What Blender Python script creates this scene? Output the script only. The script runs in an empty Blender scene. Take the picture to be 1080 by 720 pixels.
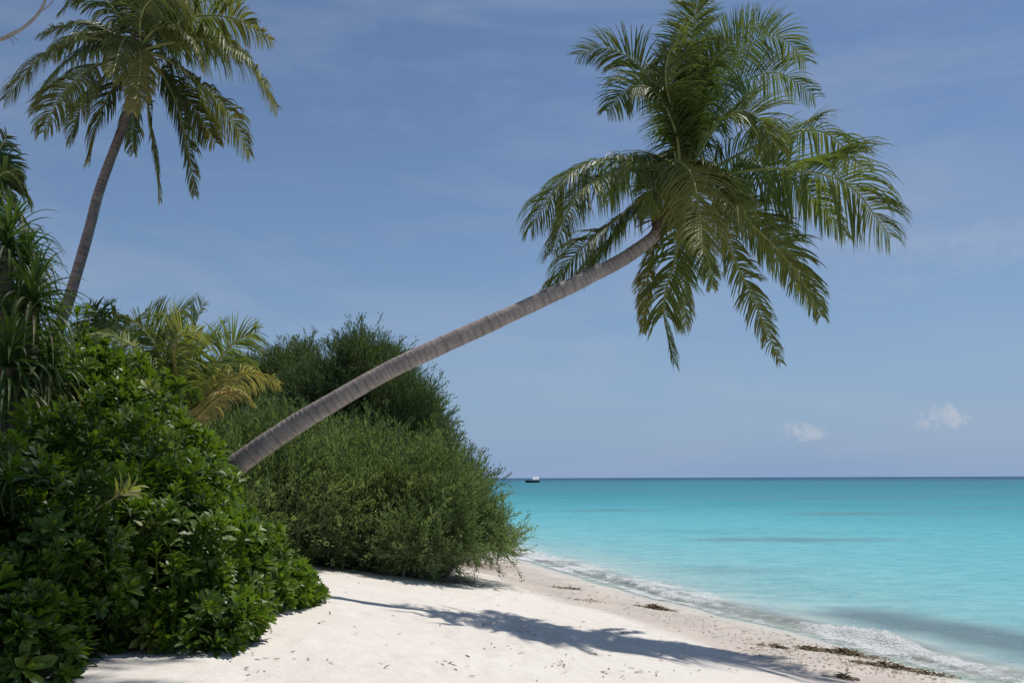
import bpy, math, random
import numpy as np
from mathutils import Vector, noise as mnoise

random.seed(7)
rng = np.random.default_rng(11)
C = bpy.context.scene.collection
sc = bpy.context.scene
UP = np.array([0.0, 0.0, 1.0])

# ------------------------------------------------------------------ camera
F = 900.0
EYE = 2.2
TH = math.atan(144.0 / F)
fw = np.array([0, math.cos(TH), math.sin(TH)])
cu = np.array([0, -math.sin(TH), math.cos(TH)])

def at(px, py, Y):
    d = fw + np.array([1.0, 0, 0]) * (px - 540) / F - cu * (py - 360) / F
    return np.array([0, 0, EYE]) + d * (Y / d[1])

cam_d = bpy.data.cameras.new('camera')
cam = bpy.data.objects.new('camera', cam_d)
C.objects.link(cam)
cam.location = (0, 0, EYE)
cam.rotation_mode = 'QUATERNION'
from mathutils import Quaternion, Matrix
cam.rotation_quaternion = (Quaternion((1, 0, 0), math.pi / 2 + TH) @ Quaternion((0, 0, 1), math.radians(-0.2)))
cam_d.sensor_width = 36
cam_d.lens = F / 1080 * 36
cam_d.clip_end = 80000
cam_d.clip_start = 0.05
sc.camera = cam

# ------------------------------------------------------------------ helpers
def mesh_obj(name, V, Fc, mat, parent=None, attrs=None, smooth=False):
    V = np.asarray(V, dtype=np.float32).reshape(-1, 3)
    Fc = np.asarray(Fc, dtype=np.int32)
    k = Fc.shape[1]
    me = bpy.data.meshes.new(name)
    me.vertices.add(len(V)); me.vertices.foreach_set('co', V.ravel())
    me.loops.add(Fc.size); me.loops.foreach_set('vertex_index', Fc.ravel())
    me.polygons.add(len(Fc))
    me.polygons.foreach_set('loop_start', np.arange(0, Fc.size, k, dtype=np.int32))
    me.polygons.foreach_set('loop_total', np.full(len(Fc), k, dtype=np.int32))
    me.polygons.foreach_set('use_smooth', np.full(len(Fc), bool(smooth)))
    for an, av in (attrs or {}).items():
        a = me.attributes.new(an, 'FLOAT', 'POINT')
        a.data.foreach_set('value', np.asarray(av, dtype=np.float32).ravel())
    me.update(calc_edges=True); me.validate()
    me.materials.append(mat)
    o = bpy.data.objects.new(name, me)
    C.objects.link(o)
    if parent is not None:
        o.parent = parent
        o.location = tuple(-np.array(parent.location))   # vertices are in world space
    return o

def tag(o, label=None, cat=None, group=None, kind=None):
    if label: o['label'] = label
    if cat: o['category'] = cat
    if group: o['group'] = group
    if kind: o['kind'] = kind
    return o

def thing(name, loc, label, cat, group=None):
    o = bpy.data.objects.new(name, None)
    C.objects.link(o)
    o.location = tuple(float(v) for v in loc)
    o.empty_display_size = 0.3
    return tag(o, label, cat, group)

def nrm(a):
    return a / np.maximum(np.linalg.norm(a, axis=-1, keepdims=True), 1e-9)

def catmull(P, n):
    P = np.asarray(P, float)
    Q = np.vstack([2 * P[0] - P[1], P, 2 * P[-1] - P[-2]])
    out = []
    m = len(P) - 1
    for t in np.linspace(0, m, n):
        i = min(int(t), m - 1); u = t - i
        a, b, c, d = Q[i:i + 4]
        out.append(0.5 * ((2 * b) + (c - a) * u + (2 * a - 5 * b + 4 * c - d) * u * u + (3 * b - a - 3 * c + d) * u ** 3))
    out = np.array(out)
    # even arc length
    s = np.r_[0, np.cumsum(np.linalg.norm(np.diff(out, axis=0), axis=1))]
    q = np.linspace(0, s[-1], n)
    return np.stack([np.interp(q, s, out[:, k]) for k in range(3)], 1)

def tube(P, R, sides=8, cap=True, off=0):
    """swept tube, returns verts, quads, along"""
    P = np.asarray(P, float); n = len(P)
    R = np.broadcast_to(np.asarray(R, float), (n,)) if np.ndim(R) < 2 else R
    T = nrm(np.gradient(P, axis=0))
    ref = np.array([0.13, 1.0, 0.21]) if abs(nrm(P[-1] - P[0])[1]) < 0.9 else np.array([1.0, 0.1, 0.2])
    A = nrm(np.cross(T, ref)); B = np.cross(T, A)
    th = np.linspace(0, 2 * math.pi, sides, endpoint=False)
    RR = R[:, None] if np.ndim(R) == 1 else R
    V = P[:, None, :] + RR[..., None] * (np.cos(th)[None, :, None] * A[:, None, :] + np.sin(th)[None, :, None] * B[:, None, :])
    V = V.reshape(-1, 3)
    i = np.arange(n - 1)[:, None] * sides; j = np.arange(sides)[None, :]; j2 = (j + 1) % sides
    Q = np.stack([i + j, i + j2, i + sides + j2, i + sides + j], -1).reshape(-1, 4)
    return V, Q + off

def merge(parts):
    Vs, Fs, o = [], [], 0
    for V, Q in parts:
        Vs.append(V); Fs.append(Q + o); o += len(V)
    return np.vstack(Vs), np.vstack(Fs)

def strips(P0, D0, N0, L, W, g, seg=4, prof=None, fold=0.0, gpow=1.0):
    """n ribbons: start, direction, face normal, length, width, droop"""
    n = len(P0)
    if prof is None:
        prof = np.interp(np.linspace(0, 1, seg + 1), [0, .12, .5, .85, 1], [.45, 1, .9, .5, .05])
    D = nrm(D0.copy()); P = P0.copy()
    cols = 3 if fold else 2
    out = np.zeros((n, seg + 1, cols, 3))
    for k in range(seg + 1):
        wv = nrm(np.cross(D, N0))
        nn = np.cross(wv, D)
        w = (W * prof[k] * .5)[:, None]
        if fold:
            out[:, k, 0] = P + wv * w + nn * w * fold
            out[:, k, 1] = P
            out[:, k, 2] = P - wv * w + nn * w * fold
        else:
            out[:, k, 0] = P + wv * w; out[:, k, 1] = P - wv * w
        D = nrm(D - UP * (g * ((k + 1) / seg) ** gpow)[:, None])
        P = P + D * (L / seg)[:, None]
    base = np.arange(n)[:, None, None] * ((seg + 1) * cols)
    kk = np.arange(seg)[None, :, None] * cols
    cc = np.arange(cols - 1)[None, None, :]
    a = base + kk + cc
    Q = np.stack([a, a + 1, a + 1 + cols, a + cols], -1).reshape(-1, 4)
    return out.reshape(-1, 3), Q, (seg + 1) * cols

def fbm(x, y, z=0.0, sc_=1.0, oct_=4):
    """cheap vectorised value-noise fbm"""
    def h(i, j, k):
        v = np.sin(i * 127.1 + j * 311.7 + k * 74.7) * 43758.5453
        return v - np.floor(v)
    x = np.asarray(x, float) * sc_; y = np.asarray(y, float) * sc_; z = np.broadcast_to(np.asarray(z, float) * sc_, x.shape)
    tot = np.zeros_like(x); amp = 1.0; s = 0
    for o in range(oct_):
        xi, yi, zi = np.floor(x), np.floor(y), np.floor(z)
        xf, yf, zf = x - xi, y - yi, z - zi
        xf = xf * xf * (3 - 2 * xf); yf = yf * yf * (3 - 2 * yf); zf = zf * zf * (3 - 2 * zf)
        v = 0
        for a in (0, 1):
            for b in (0, 1):
                for c in (0, 1):
                    wgt = (xf if a else 1 - xf) * (yf if b else 1 - yf) * (zf if c else 1 - zf)
                    v = v + wgt * h(xi + a, yi + b, zi + c)
        tot += amp * (v * 2 - 1); s += amp; amp *= .5
        x = x * 2.03 + 5.1; y = y * 2.03 + 1.7; z = z * 2.03 + 3.3
    return tot / s

# ------------------------------------------------------------------ shoreline and terrain height
SHORE = np.array([(9000, -30000), (60, -300), (14, -40), (8.6, -14), (7.0, -2), (6.3, 3), (5.85, 6.2), (5.3, 9.3), (4.9, 10.7),
                  (4.42, 12.0), (3.7, 13.65), (2.85, 15.8), (1.85, 19.0), (0.9, 22.5), (-0.8, 27), (-5, 33), (-14, 40), (-45, 52),
                  (-300, 80), (-30000, 200)], float)

def shore_d(x, y):
    """signed distance, positive on land"""
    x = np.asarray(x, float); y = np.asarray(y, float)
    best = np.full(x.shape, 1e12); sg = np.ones(x.shape)
    for (ax, ay), (bx, by) in zip(SHORE[:-1], SHORE[1:]):
        dx, dy = bx - ax, by - ay
        t = np.clip(((x - ax) * dx + (y - ay) * dy) / (dx * dx + dy * dy), 0, 1)
        ex, ey = x - ax - t * dx, y - ay - t * dy
        d2 = ex * ex + ey * ey
        cr = dx * (y - ay) - dy * (x - ax)
        m = d2 < best
        best = np.where(m, d2, best); sg = np.where(m, np.sign(cr), sg)
    d = np.sqrt(best) * np.where(sg == 0, 1, sg)
    return d + fbm(x, y, 0, .55, 3) * .28 * np.exp(-np.abs(d) / 12)

def ground_z(x, y, detail=True):
    x = np.asarray(x, float); y = np.asarray(y, float)
    d = shore_d(x, y)
    z = np.interp(d, [-400, -60, -12, -3, 0, 1.0, 2.3, 3.0, 4.2, 7, 12, 40, 400],
                  [-9, -3.2, -.85, -.22, 0, .10, .24, .37, .54, .98, 1.16, 1.5, 2.4])
    z = z + np.clip(d - 3.5, 0, 1) * fbm(x, y, 0, .35, 3) * .07
    if detail:
        dry = np.clip((d - 2.6) / 1.2, 0, 1)
        z = z + dry * (fbm(x, y, 1.3, 2.1, 4) * .022 + fbm(x, y, 8.3, 7.0, 3) * .007)
        z = z + (1 - dry) * fbm(x, y, 4.1, 1.6, 3) * .012
    return z

def axis(lo, hi, step, far, growth=1.18):
    core = list(np.arange(lo, hi + step * .5, step))
    s = step; a = core[-1]; up_ = []
    while a < far:
        s *= growth; a += s; up_.append(a)
    s = step; a = core[0]; dn = []
    while a > -far:
        s *= growth; a -= s; dn.append(a)
    return np.array(dn[::-1] + core + up_)

def grid(xs, ys):
    X, Y = np.meshgrid(xs, ys)
    nx, ny = len(xs), len(ys)
    i = np.arange(ny - 1)[:, None] * nx + np.arange(nx - 1)[None, :]
    Q = np.stack([i, i + 1, i + 1 + nx, i + nx], -1).reshape(-1, 4)
    return X.ravel(), Y.ravel(), Q

# ------------------------------------------------------------------ material helpers
def new_mat(name):
    m = bpy.data.materials.new(name); m.use_nodes = True
    nt = m.node_tree; nt.nodes.clear()
    out = nt.nodes.new('ShaderNodeOutputMaterial')
    return m, nt, out

def N(nt, t, **kw):
    n = nt.nodes.new(t)
    for k, v in kw.items():
        if k.startswith('i_'):
            n.inputs[k[2:].replace('_', ' ')].default_value = v
        else:
            setattr(n, k, v)
    return n

def L_(nt, a, b):
    nt.links.new(a, b)

def math_n(nt, op, a, b=None, clamp=False):
    n = nt.nodes.new('ShaderNodeMath'); n.operation = op; n.use_clamp = clamp
    for i, v in enumerate((a, b)):
        if v is None: continue
        if isinstance(v, (int, float)): n.inputs[i].default_value = v
        else: nt.links.new(v, n.inputs[i])
    return n.outputs[0]

def mixc(nt, f, a, b, mode='MIX'):
    n = nt.nodes.new('ShaderNodeMix'); n.data_type = 'RGBA'; n.blend_type = mode
    if isinstance(f, (int, float)): n.inputs[0].default_value = f
    else: nt.links.new(f, n.inputs[0])
    for idx, v in ((6, a), (7, b)):
        if isinstance(v, (tuple, list)): n.inputs[idx].default_value = (*v[:3], 1)
        else: nt.links.new(v, n.inputs[idx])
    return n.outputs[2]

def ramp(nt, f, stops, interp='LINEAR'):
    n = nt.nodes.new('ShaderNodeValToRGB'); n.color_ramp.interpolation = interp
    el = n.color_ramp.elements
    while len(el) < len(stops): el.new(.5)
    for e, (p, c) in zip(el, stops):
        e.position = p
        e.color = (*c, 1) if isinstance(c, (tuple, list)) else (c, c, c, 1)
    nt.links.new(f, n.inputs[0])
    return n.outputs[0]

def leaf_mat(name, dark, light, dry=(.30, .20, .06), rough=.38, trans=.3, spec=.5):
    m, nt, out = new_mat(name)
    t = N(nt, 'ShaderNodeAttribute', attribute_name='tint')
    dr = N(nt, 'ShaderNodeAttribute', attribute_name='dry')
    geo = N(nt, 'ShaderNodeNewGeometry')
    nz = N(nt, 'ShaderNodeTexNoise'); nz.inputs['Scale'].default_value = 9.0; nz.inputs['Detail'].default_value = 3
    L_(nt, geo.outputs['Position'], nz.inputs['Vector'])
    f = math_n(nt, 'ADD', t.outputs['Fac'], math_n(nt, 'MULTIPLY', math_n(nt, 'SUBTRACT', nz.outputs['Fac'], .5), .5), clamp=True)
    col = mixc(nt, f, dark, light)
    col = mixc(nt, dr.outputs['Fac'], col, dry)
    bs = N(nt, 'ShaderNodeBsdfPrincipled')
    L_(nt, col, bs.inputs['Base Color'])
    bs.inputs['Roughness'].default_value = rough
    bs.inputs['Specular IOR Level'].default_value = spec
    tr = N(nt, 'ShaderNodeBsdfTranslucent')
    tcol = mixc(nt, .6, col, (.55, .62, .12), 'MIX')
    tc2 = mixc(nt, 1.0, col, (2.2, 2.2, 1.0), 'MULTIPLY')
    L_(nt, tc2, tr.inputs['Color'])
    mx = N(nt, 'ShaderNodeMixShader'); mx.inputs[0].default_value = trans
    L_(nt, bs.outputs[0], mx.inputs[1]); L_(nt, tr.outputs[0], mx.inputs[2])
    L_(nt, mx.outputs[0], out.inputs['Surface'])
    return m

def simple_mat(name, c, rough=.6, metal=0, c2=None, scale=6, bump=0, spec=.5):
    m, nt, out = new_mat(name)
    bs = N(nt, 'ShaderNodeBsdfPrincipled')
    bs.inputs['Roughness'].default_value = rough; bs.inputs['Metallic'].default_value = metal
    bs.inputs['Specular IOR Level'].default_value = spec
    tc = N(nt, 'ShaderNodeTexCoord')
    nz = N(nt, 'ShaderNodeTexNoise'); nz.inputs['Scale'].default_value = scale; nz.inputs['Detail'].default_value = 5
    L_(nt, tc.outputs['Object'], nz.inputs['Vector'])
    fac = ramp(nt, nz.outputs['Fac'], [(.3, 0.0), (.7, 1.0)])
    L_(nt, mixc(nt, fac, c, c2 or tuple(v * .8 for v in c)), bs.inputs['Base Color'])
    if bump:
        b = N(nt, 'ShaderNodeBump'); b.inputs['Strength'].default_value = bump; b.inputs['Distance'].default_value = .01
        L_(nt, nz.outputs['Fac'], b.inputs['Height']); L_(nt, b.outputs[0], bs.inputs['Normal'])
    L_(nt, bs.outputs[0], out.inputs['Surface'])
    return m

M_palm = leaf_mat('palm_leaflet', (.030, .060, .012), (.142, .192, .042), (.30, .21, .07), .5, .26, .35)
M_palm_y = leaf_mat('young_palm_leaflet', (.040, .090, .018), (.15, .205, .042), (.33, .27, .13), .5, .30, .3)
M_palm_d = leaf_mat('far_palm_leaflet', (.018, .045, .014), (.05, .09, .025), (.25, .16, .06), .42, .2, .35)
M_broad = leaf_mat('broad_leaf', (.022, .054, .006), (.118, .192, .020), (.36, .34, .10), .44, .28, .35)
M_fine = leaf_mat('fine_leaf', (.066, .106, .046), (.190, .246, .108), (.30, .27, .13), .6, .28, .2)
M_fine_d = leaf_mat('dark_fine_leaf', (.046, .078, .034), (.135, .182, .080), (.22, .2, .09), .6, .22, .2)
M_pan = leaf_mat('strap_leaf', (.028, .062, .012), (.085, .145, .026), (.20, .17, .08), .5, .22, .3)
M_rachis = simple_mat('palm_rib', (.26, .27, .07), .5, c2=(.17, .19, .045), scale=20)
M_rachis_y = simple_mat('yellow_palm_rib', (.42, .34, .09), .5, c2=(.30, .27, .07), scale=20)
M_wood = simple_mat('grey_brown_stem', (.17, .13, .095), .85, c2=(.09, .07, .05), scale=14, bump=.6)
M_deadwood = simple_mat('bleached_twig_bark', (.36, .31, .27), .8, c2=(.22, .18, .15), scale=14, bump=.5)
M_fibre = simple_mat('palm_fibre', (.16, .10, .055), .9, c2=(.07, .045, .025), scale=30, bump=.8)
M_nut = simple_mat('green_coconut_husk', (.13, .17, .03), .45, c2=(.24, .20, .05), scale=7)

def trunk_mat(name, c1, c2, cring):
    m, nt, out = new_mat(name)
    al = N(nt, 'ShaderNodeAttribute', attribute_name='ring')
    geo = N(nt, 'ShaderNodeNewGeometry')
    nz = N(nt, 'ShaderNodeTexNoise'); nz.inputs['Scale'].default_value = 5.0; nz.inputs['Detail'].default_value = 6
    L_(nt, geo.outputs['Position'], nz.inputs['Vector'])
    nf = N(nt, 'ShaderNodeTexNoise'); nf.inputs['Scale'].default_value = 42.0; nf.inputs['Detail'].default_value = 5
    L_(nt, geo.outputs['Position'], nf.inputs['Vector'])
    base = mixc(nt, ramp(nt, nz.outputs['Fac'], [(.35, 0.0), (.65, 1.0)]), c1, c2)
    base = mixc(nt, ramp(nt, nf.outputs['Fac'], [(.45, 0.0), (.72, .45)]), base, cring)
    rf = math_n(nt, 'MULTIPLY', al.outputs['Fac'], ramp(nt, nz.outputs['Fac'], [(.3, .2), (.6, .62)]))
    col = mixc(nt, rf, base, cring)
    bs = N(nt, 'ShaderNodeBsdfPrincipled'); bs.inputs['Roughness'].default_value = .88; bs.inputs['Specular IOR Level'].default_value = .2
    L_(nt, col, bs.inputs['Base Color'])
    b = N(nt, 'ShaderNodeBump'); b.inputs['Strength'].default_value = .7; b.inputs['Distance'].default_value = .012
    L_(nt, nf.outputs['Fac'], b.inputs['Height']); L_(nt, b.outputs[0], bs.inputs['Normal'])
    L_(nt, bs.outputs[0], out.inputs['Surface'])
    return m
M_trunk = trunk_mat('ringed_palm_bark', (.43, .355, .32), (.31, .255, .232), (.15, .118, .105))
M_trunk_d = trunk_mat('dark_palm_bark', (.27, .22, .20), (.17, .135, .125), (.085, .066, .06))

def palm_trunk(parent, pts, r0, r1, mat, ring=.085, flare=1.35):
    P = catmull(pts, 40)
    length = np.linalg.norm(np.diff(P, axis=0), axis=1).sum()
    n = int(length / (ring / 7))
    P = catmull(P[::3], n)
    s = np.linspace(0, length, n)
    # slightly irregular ring spacing
    ph = s / ring + 1.4 * np.sin(s * 1.7) + .8 * np.sin(s * 4.3 + 1) + .35 * np.sin(s * 11.1)
    fr = ph - np.floor(ph)
    R = r0 + (r1 - r0) * (s / length) ** .8
    R = R * (1 + (flare - 1) * np.exp(-s / .45))
    R = R * (1 + .085 * fbm(s, s * 0 + 2.2, 0, 1.2, 3))
    R = R * (1 + (.02 + .04 * (fbm(s, s * 0 + 7.7, 1, 2.5, 2) + .6)) * (fr ** 1.5) - .02)
    sides = 28
    th = np.linspace(0, 2 * math.pi, sides, endpoint=False)
    RR = R[:, None] * (1 + .02 * np.sin(th * 3 + 1)[None, :] + .018 * fbm(np.cos(th)[None, :] * 2 + s[:, None], np.sin(th)[None, :] * 2 + 0 * s[:, None], 0, 1.6, 3))
    # ring wobble around the stem
    V, Q = tube(P, RR, sides)
    ringv = np.repeat(np.where((fr > .80) | (fr < .06), 1.0, 0.15 * fr), sides)
    return mesh_obj('trunk', V, Q, mat, parent, {'ring': ringv}, smooth=True)

def frond(parent, pts, L=.75, W=.036, n=62, droop=.28, roll=0.0, dry=0.0, tipdry=.25, mat=None, rib=None, r0=.026, sweep=(16, 50), bare=.16, seed=0, tint=.5):
    r = np.random.default_rng(1000 + seed)
    P = catmull(pts, 36)
    h = P[-1] - P[0]; h = np.array([h[0], h[1], 0.0])
    if np.linalg.norm(h) < .15: h = np.array([1.0, 0.2, 0])
    s0 = nrm(np.cross(h, UP))
    T = nrm(np.gradient(P, axis=0))
    u = np.concatenate([np.linspace(bare, .995, n), np.linspace(bare + .006, .99, n)])
    side = np.r_[np.ones(n), -np.ones(n)]
    u = u + r.normal(0, .0025, len(u))
    u = np.clip(u, 0, 1)
    fi = u * 35
    Pi = np.stack([np.interp(fi, np.arange(36), P[:, k]) for k in range(3)], 1)
    Ti = nrm(np.stack([np.interp(fi, np.arange(36), T[:, k]) for k in range(3)], 1))
    S = nrm(s0[None, :] - Ti * (Ti @ s0)[:, None])
    rr = roll + .35 * u * np.sign(roll if roll else 1) + .30 * np.sin(u * r.uniform(3, 7) + r.uniform(0, 6))
    Nn = np.cross(Ti, S); Nn = np.where((Nn[:, 2] < 0)[:, None], -Nn, Nn)
    S2 = S * np.cos(rr)[:, None] + Nn * np.sin(rr)[:, None]
    N2 = -S * np.sin(rr)[:, None] + Nn * np.cos(rr)[:, None]
    a = np.radians(np.interp(u, [0, 1], sweep)) + r.normal(0, .07, len(u))
    D = S2 * (side * np.cos(a))[:, None] + Ti * np.sin(a)[:, None] + N2 * .22 + r.normal(0, .05, (len(u), 3))
    ll = L * np.interp(u, [0, .16, .35, .65, .85, 1], [.35, .72, 1, .92, .62, .28]) * (1 + r.normal(0, .07, len(u)))
    ww = W * np.interp(u, [0, .2, .7, 1], [.7, 1, .9, .5]) * (1 + r.normal(0, .08, len(u)))
    # clumps of leaflets caught by the wind, and gaps
    cl = fbm(u * 11 + seed * 3.1, side, 0, 1, 2)
    rag = fbm(u * 26 + seed * 1.7, side * 2, 4, 1, 2)
    D = D + Ti * (rag * .55)[:, None] - UP * (np.clip(cl, 0, 1) * .45)[:, None]
    ll = ll * np.where(r.random(len(u)) < .12, r.uniform(.4, .8, len(u)), 1.0)
    g = droop * (1 + .5 * cl + r.normal(0, .12, len(u))) 
    keep = r.random(len(u)) > .05
    Pi, D, N2, ll, ww, g, cl, u = [q[keep] for q in (Pi, D, N2, ll, ww, g, cl, u)]
    NN = nrm(N2 + r.normal(0, .18, N2.shape))
    V, Q, k = strips(Pi, D, NN, ll, ww, g, seg=6, fold=.5)
    tv = np.clip(tint + .3 * cl + r.normal(0, .16, len(u)), 0, 1)
    along = np.tile(np.repeat(np.linspace(0, 1, 7), 3), len(u))
    dv = dry + tipdry * np.repeat(np.clip((u - .45) * 1.2, 0, 1) * r.random(len(u)), k) * 1.0 + np.clip(along - .72, 0, 1) * 1.6 * (tipdry + .1) * np.repeat(r.random(len(u)), k)
    dv = dv * (1.0 if dry < .5 else np.repeat(.6 + .5 * r.random(len(u)), k))
    f = mesh_obj('frond', V, Q, mat or M_palm, parent, {'tint': np.repeat(tv, k), 'dry': np.clip(dv, 0, 1)})
    R = np.interp(np.linspace(0, 1, 36), [0, .06, .3, 1], [r0 * 1.9, r0 * 1.25, r0 * .8, r0 * .15])
    V2, Q2 = tube(P, R, 6)
    mesh_obj('midrib', V2, Q2, rib or M_rachis, f, None, True).location = (0, 0, 0)
    return f

def fr_pts(base, D0, pix, dD):
    """pixel outline of a frond given real depth: from the crown at depth D0 to the tip at D0+dD"""
    n = len(pix)
    pts = [base]
    for i, (x, y) in enumerate(pix):
        pts.append(at(x, y, D0 + dD * ((i + 1) / n)))
    return pts

# ================================================================== SETTING
# ---- beach
xs = axis(-6.5, 9.0, .075, 30000, 1.16); ys = axis(4.2, 26, .1, 30000, 1.14)
X, Y, Q = grid(xs, ys)
d = shore_d(X, Y)
Z = ground_z(X, Y)
nearm = (np.abs(X) < 12) & (Y > 0) & (Y < 30)
fp = np.random.default_rng(5)
# old soft footprints and hollows in the dry sand
for k in range(230):
    if k < 130:
        t = k / 130; cx = np.interp(t, [0, 1], [0.2, -.3]) + .35 * math.sin(k * .9) + fp.normal(0, .35); cy = 4.6 + 11 * t + fp.normal(0, .1)
    else:
        cx = fp.uniform(-3, 4); cy = fp.uniform(4.5, 13)
    m = (np.abs(X - cx) < .4) & (np.abs(Y - cy) < .4)
    if not m.any(): continue
    dd = np.clip((shore_d(np.array([cx]), np.array([cy]))[0] - 2.6), 0, 1)
    e = ((X[m] - cx) / .075) ** 2 + ((Y[m] - cy) / .13) ** 2
    Z[m] += dd * (-.030 * np.exp(-e) + .008 * np.exp(-(np.sqrt(e) - 1.7) ** 2 * 2.5))

def sand_mat():
    m, nt, out = new_mat('coral_sand')
    geo = N(nt, 'ShaderNodeNewGeometry')
    dd = N(nt, 'ShaderNodeAttribute', attribute_name='inland')
    def nz(s, det=5, rough=.55):
        n = N(nt, 'ShaderNodeTexNoise'); n.inputs['Scale'].default_value = s; n.inputs['Detail'].default_value = det
        n.inputs['Roughness'].default_value = rough
        L_(nt, geo.outputs['Position'], n.inputs['Vector']); return n.outputs['Fac']
    n1, n2, n3 = nz(.9), nz(9), nz(70, 4, .7)
    dry = mixc(nt, ramp(nt, n2, [(.35, 0.0), (.7, 1.0)]), (.70, .655, .595), (.64, .59, .53))
    dry = mixc(nt, ramp(nt, n3, [(.45, 0.0), (.78, .6)]), dry, (.42, .375, .32))
    dry = mixc(nt, ramp(nt, n1, [(.4, 0.0), (.65, .35)]), dry, (.74, .70, .65))
    wet = mixc(nt, ramp(nt, n1, [(.4, 0.0), (.62, 1.0)]), (.53, .465, .405), (.45, .40, .36))
    wet = mixc(nt, ramp(nt, n2, [(.45, 0.0), (.75, .45)]), wet, (.30, .26, .225))
    edge = math_n(nt, 'ADD', dd.outputs['Fac'], math_n(nt, 'MULTIPLY', math_n(nt, 'SUBTRACT', n1, .5), 1.6))
    mr = N(nt, 'ShaderNodeMapRange'); mr.inputs['From Min'].default_value = 2.35; mr.inputs['From Max'].default_value = 3.05
    mr.interpolation_type = 'SMOOTHSTEP'
    L_(nt, edge, mr.inputs['Value'])
    dryf = mr.outputs['Result']
    col = mixc(nt, dryf, wet, dry)
    sk = N(nt, 'ShaderNodeMapRange'); sk.inputs['From Min'].default_value = .2; sk.inputs['From Max'].default_value = 1.1; sk.interpolation_type = 'SMOOTHSTEP'
    L_(nt, math_n(nt, 'ADD', dd.outputs['Fac'], math_n(nt, 'MULTIPLY', math_n(nt, 'SUBTRACT', n1, .5), .8)), sk.inputs['Value'])
    col = mixc(nt, sk.outputs['Result'], mixc(nt, .6, col, (.62, .60, .50)), col)
    # leaf mould and soil under the thicket
    lf = N(nt, 'ShaderNodeAttribute', attribute_name='litter')
    lm = math_n(nt, 'MULTIPLY', lf.outputs['Fac'], ramp(nt, n2, [(.38, .55), (.6, 1.0)]))
    col = mixc(nt, lm, col, (.13, .09, .055))
    bs = N(nt, 'ShaderNodeBsdfPrincipled'); bs.inputs['Specular IOR Level'].default_value = .3
    L_(nt, col, bs.inputs['Base Color'])
    rmx = N(nt, 'ShaderNodeMapRange'); rmx.inputs['To Min'].default_value = .22; rmx.inputs['To Max'].default_value = .95
    rmx.inputs['From Min'].default_value = 0.1; rmx.inputs['From Max'].default_value = 1.2
    L_(nt, dd.outputs['Fac'], rmx.inputs['Value']); L_(nt, rmx.outputs['Result'], bs.inputs['Roughness'])
    h = math_n(nt, 'ADD', math_n(nt, 'MULTIPLY', n2, 1.0), math_n(nt, 'MULTIPLY', n3, .22))
    b = N(nt, 'ShaderNodeBump'); b.inputs['Distance'].default_value = .045
    L_(nt, math_n(nt, 'ADD', math_n(nt, 'MULTIPLY', dryf, .42), .10), b.inputs['Strength'])
    L_(nt, h, b.inputs['Height']); L_(nt, b.outputs[0], bs.inputs['Normal'])
    L_(nt, bs.outputs[0], out.inputs['Surface'])
    return m

# thicket footprint for leaf litter: [cx, cy, r]
LIT = [(-4.3, 8.8, 1.9), (-3.4, 7.2, 1.15), (-3.7, 5.7, 1.0), (-4.8, 6.4, 1.7), (-3.2, 9.2, .8), (-3.2, 16, 2.4), (-1.7, 15.4, 1.3), (-6, 14, 3.4), (-9, 11, 5), (-8, 20, 6), (-3, 20, 3), (-12, 28, 9)]
lit = np.zeros_like(X)
for cx, cy, r in LIT:
    e = np.hypot(X - cx, Y - cy) / r + .12 * fbm(X, Y, 2, 1.5, 3)
    lit = np.maximum(lit, np.clip((1.08 - e) / .35, 0, 1))
tag(mesh_obj('sand_ground', np.stack([X, Y, Z], 1), Q, sand_mat(), None, {'inland': d, 'litter': lit}, True), kind='structure')

# ---- sea
xs = axis(-1, 14.0, .07, 40000, 1.12); ys = axis(7.5, 28, .085, 40000, 1.10)
X, Y, Q = grid(xs, ys)
d = shore_d(X, Y); off = -d
# breaking wavelet: crest line offshore, strongest near y = 11..12.5
along = Y
amp = .018 + .11 * np.exp(-((along - 12.1) / .95) ** 2) + .045 * np.exp(-((along - 18) / 3.5) ** 2)
amp = amp * (1 + .35 * fbm(X, Y, 0, 1.1, 3))
crest = .38 + .10 * fbm(Y, Y * 0, 3, .7, 3) + .12 * np.exp(-((along - 12.1) / 1.0) ** 2)
q = off - crest
wave = np.where(q < 0, np.exp(-(q / .14) ** 2), np.exp(-(q / .42) ** 2)) * amp
fall = np.clip(1 - np.hypot(X - 5, Y - 14) / 60, 0, 1)
swell = (.022 * np.sin(off * 2.1 + 1.2 * fbm(X, Y, 1, .25, 2) * 3) * np.clip(off / 3, 0, 1) + .014 * fbm(X, Y, 5, 1.4, 3)) * fall
lump = np.exp(-(q / .25) ** 2) * fbm(X, Y, 6, 6, 3) * .8 * amp
Z = wave + swell * np.clip(off / 1.0, 0, 1) + lump + .012
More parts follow.
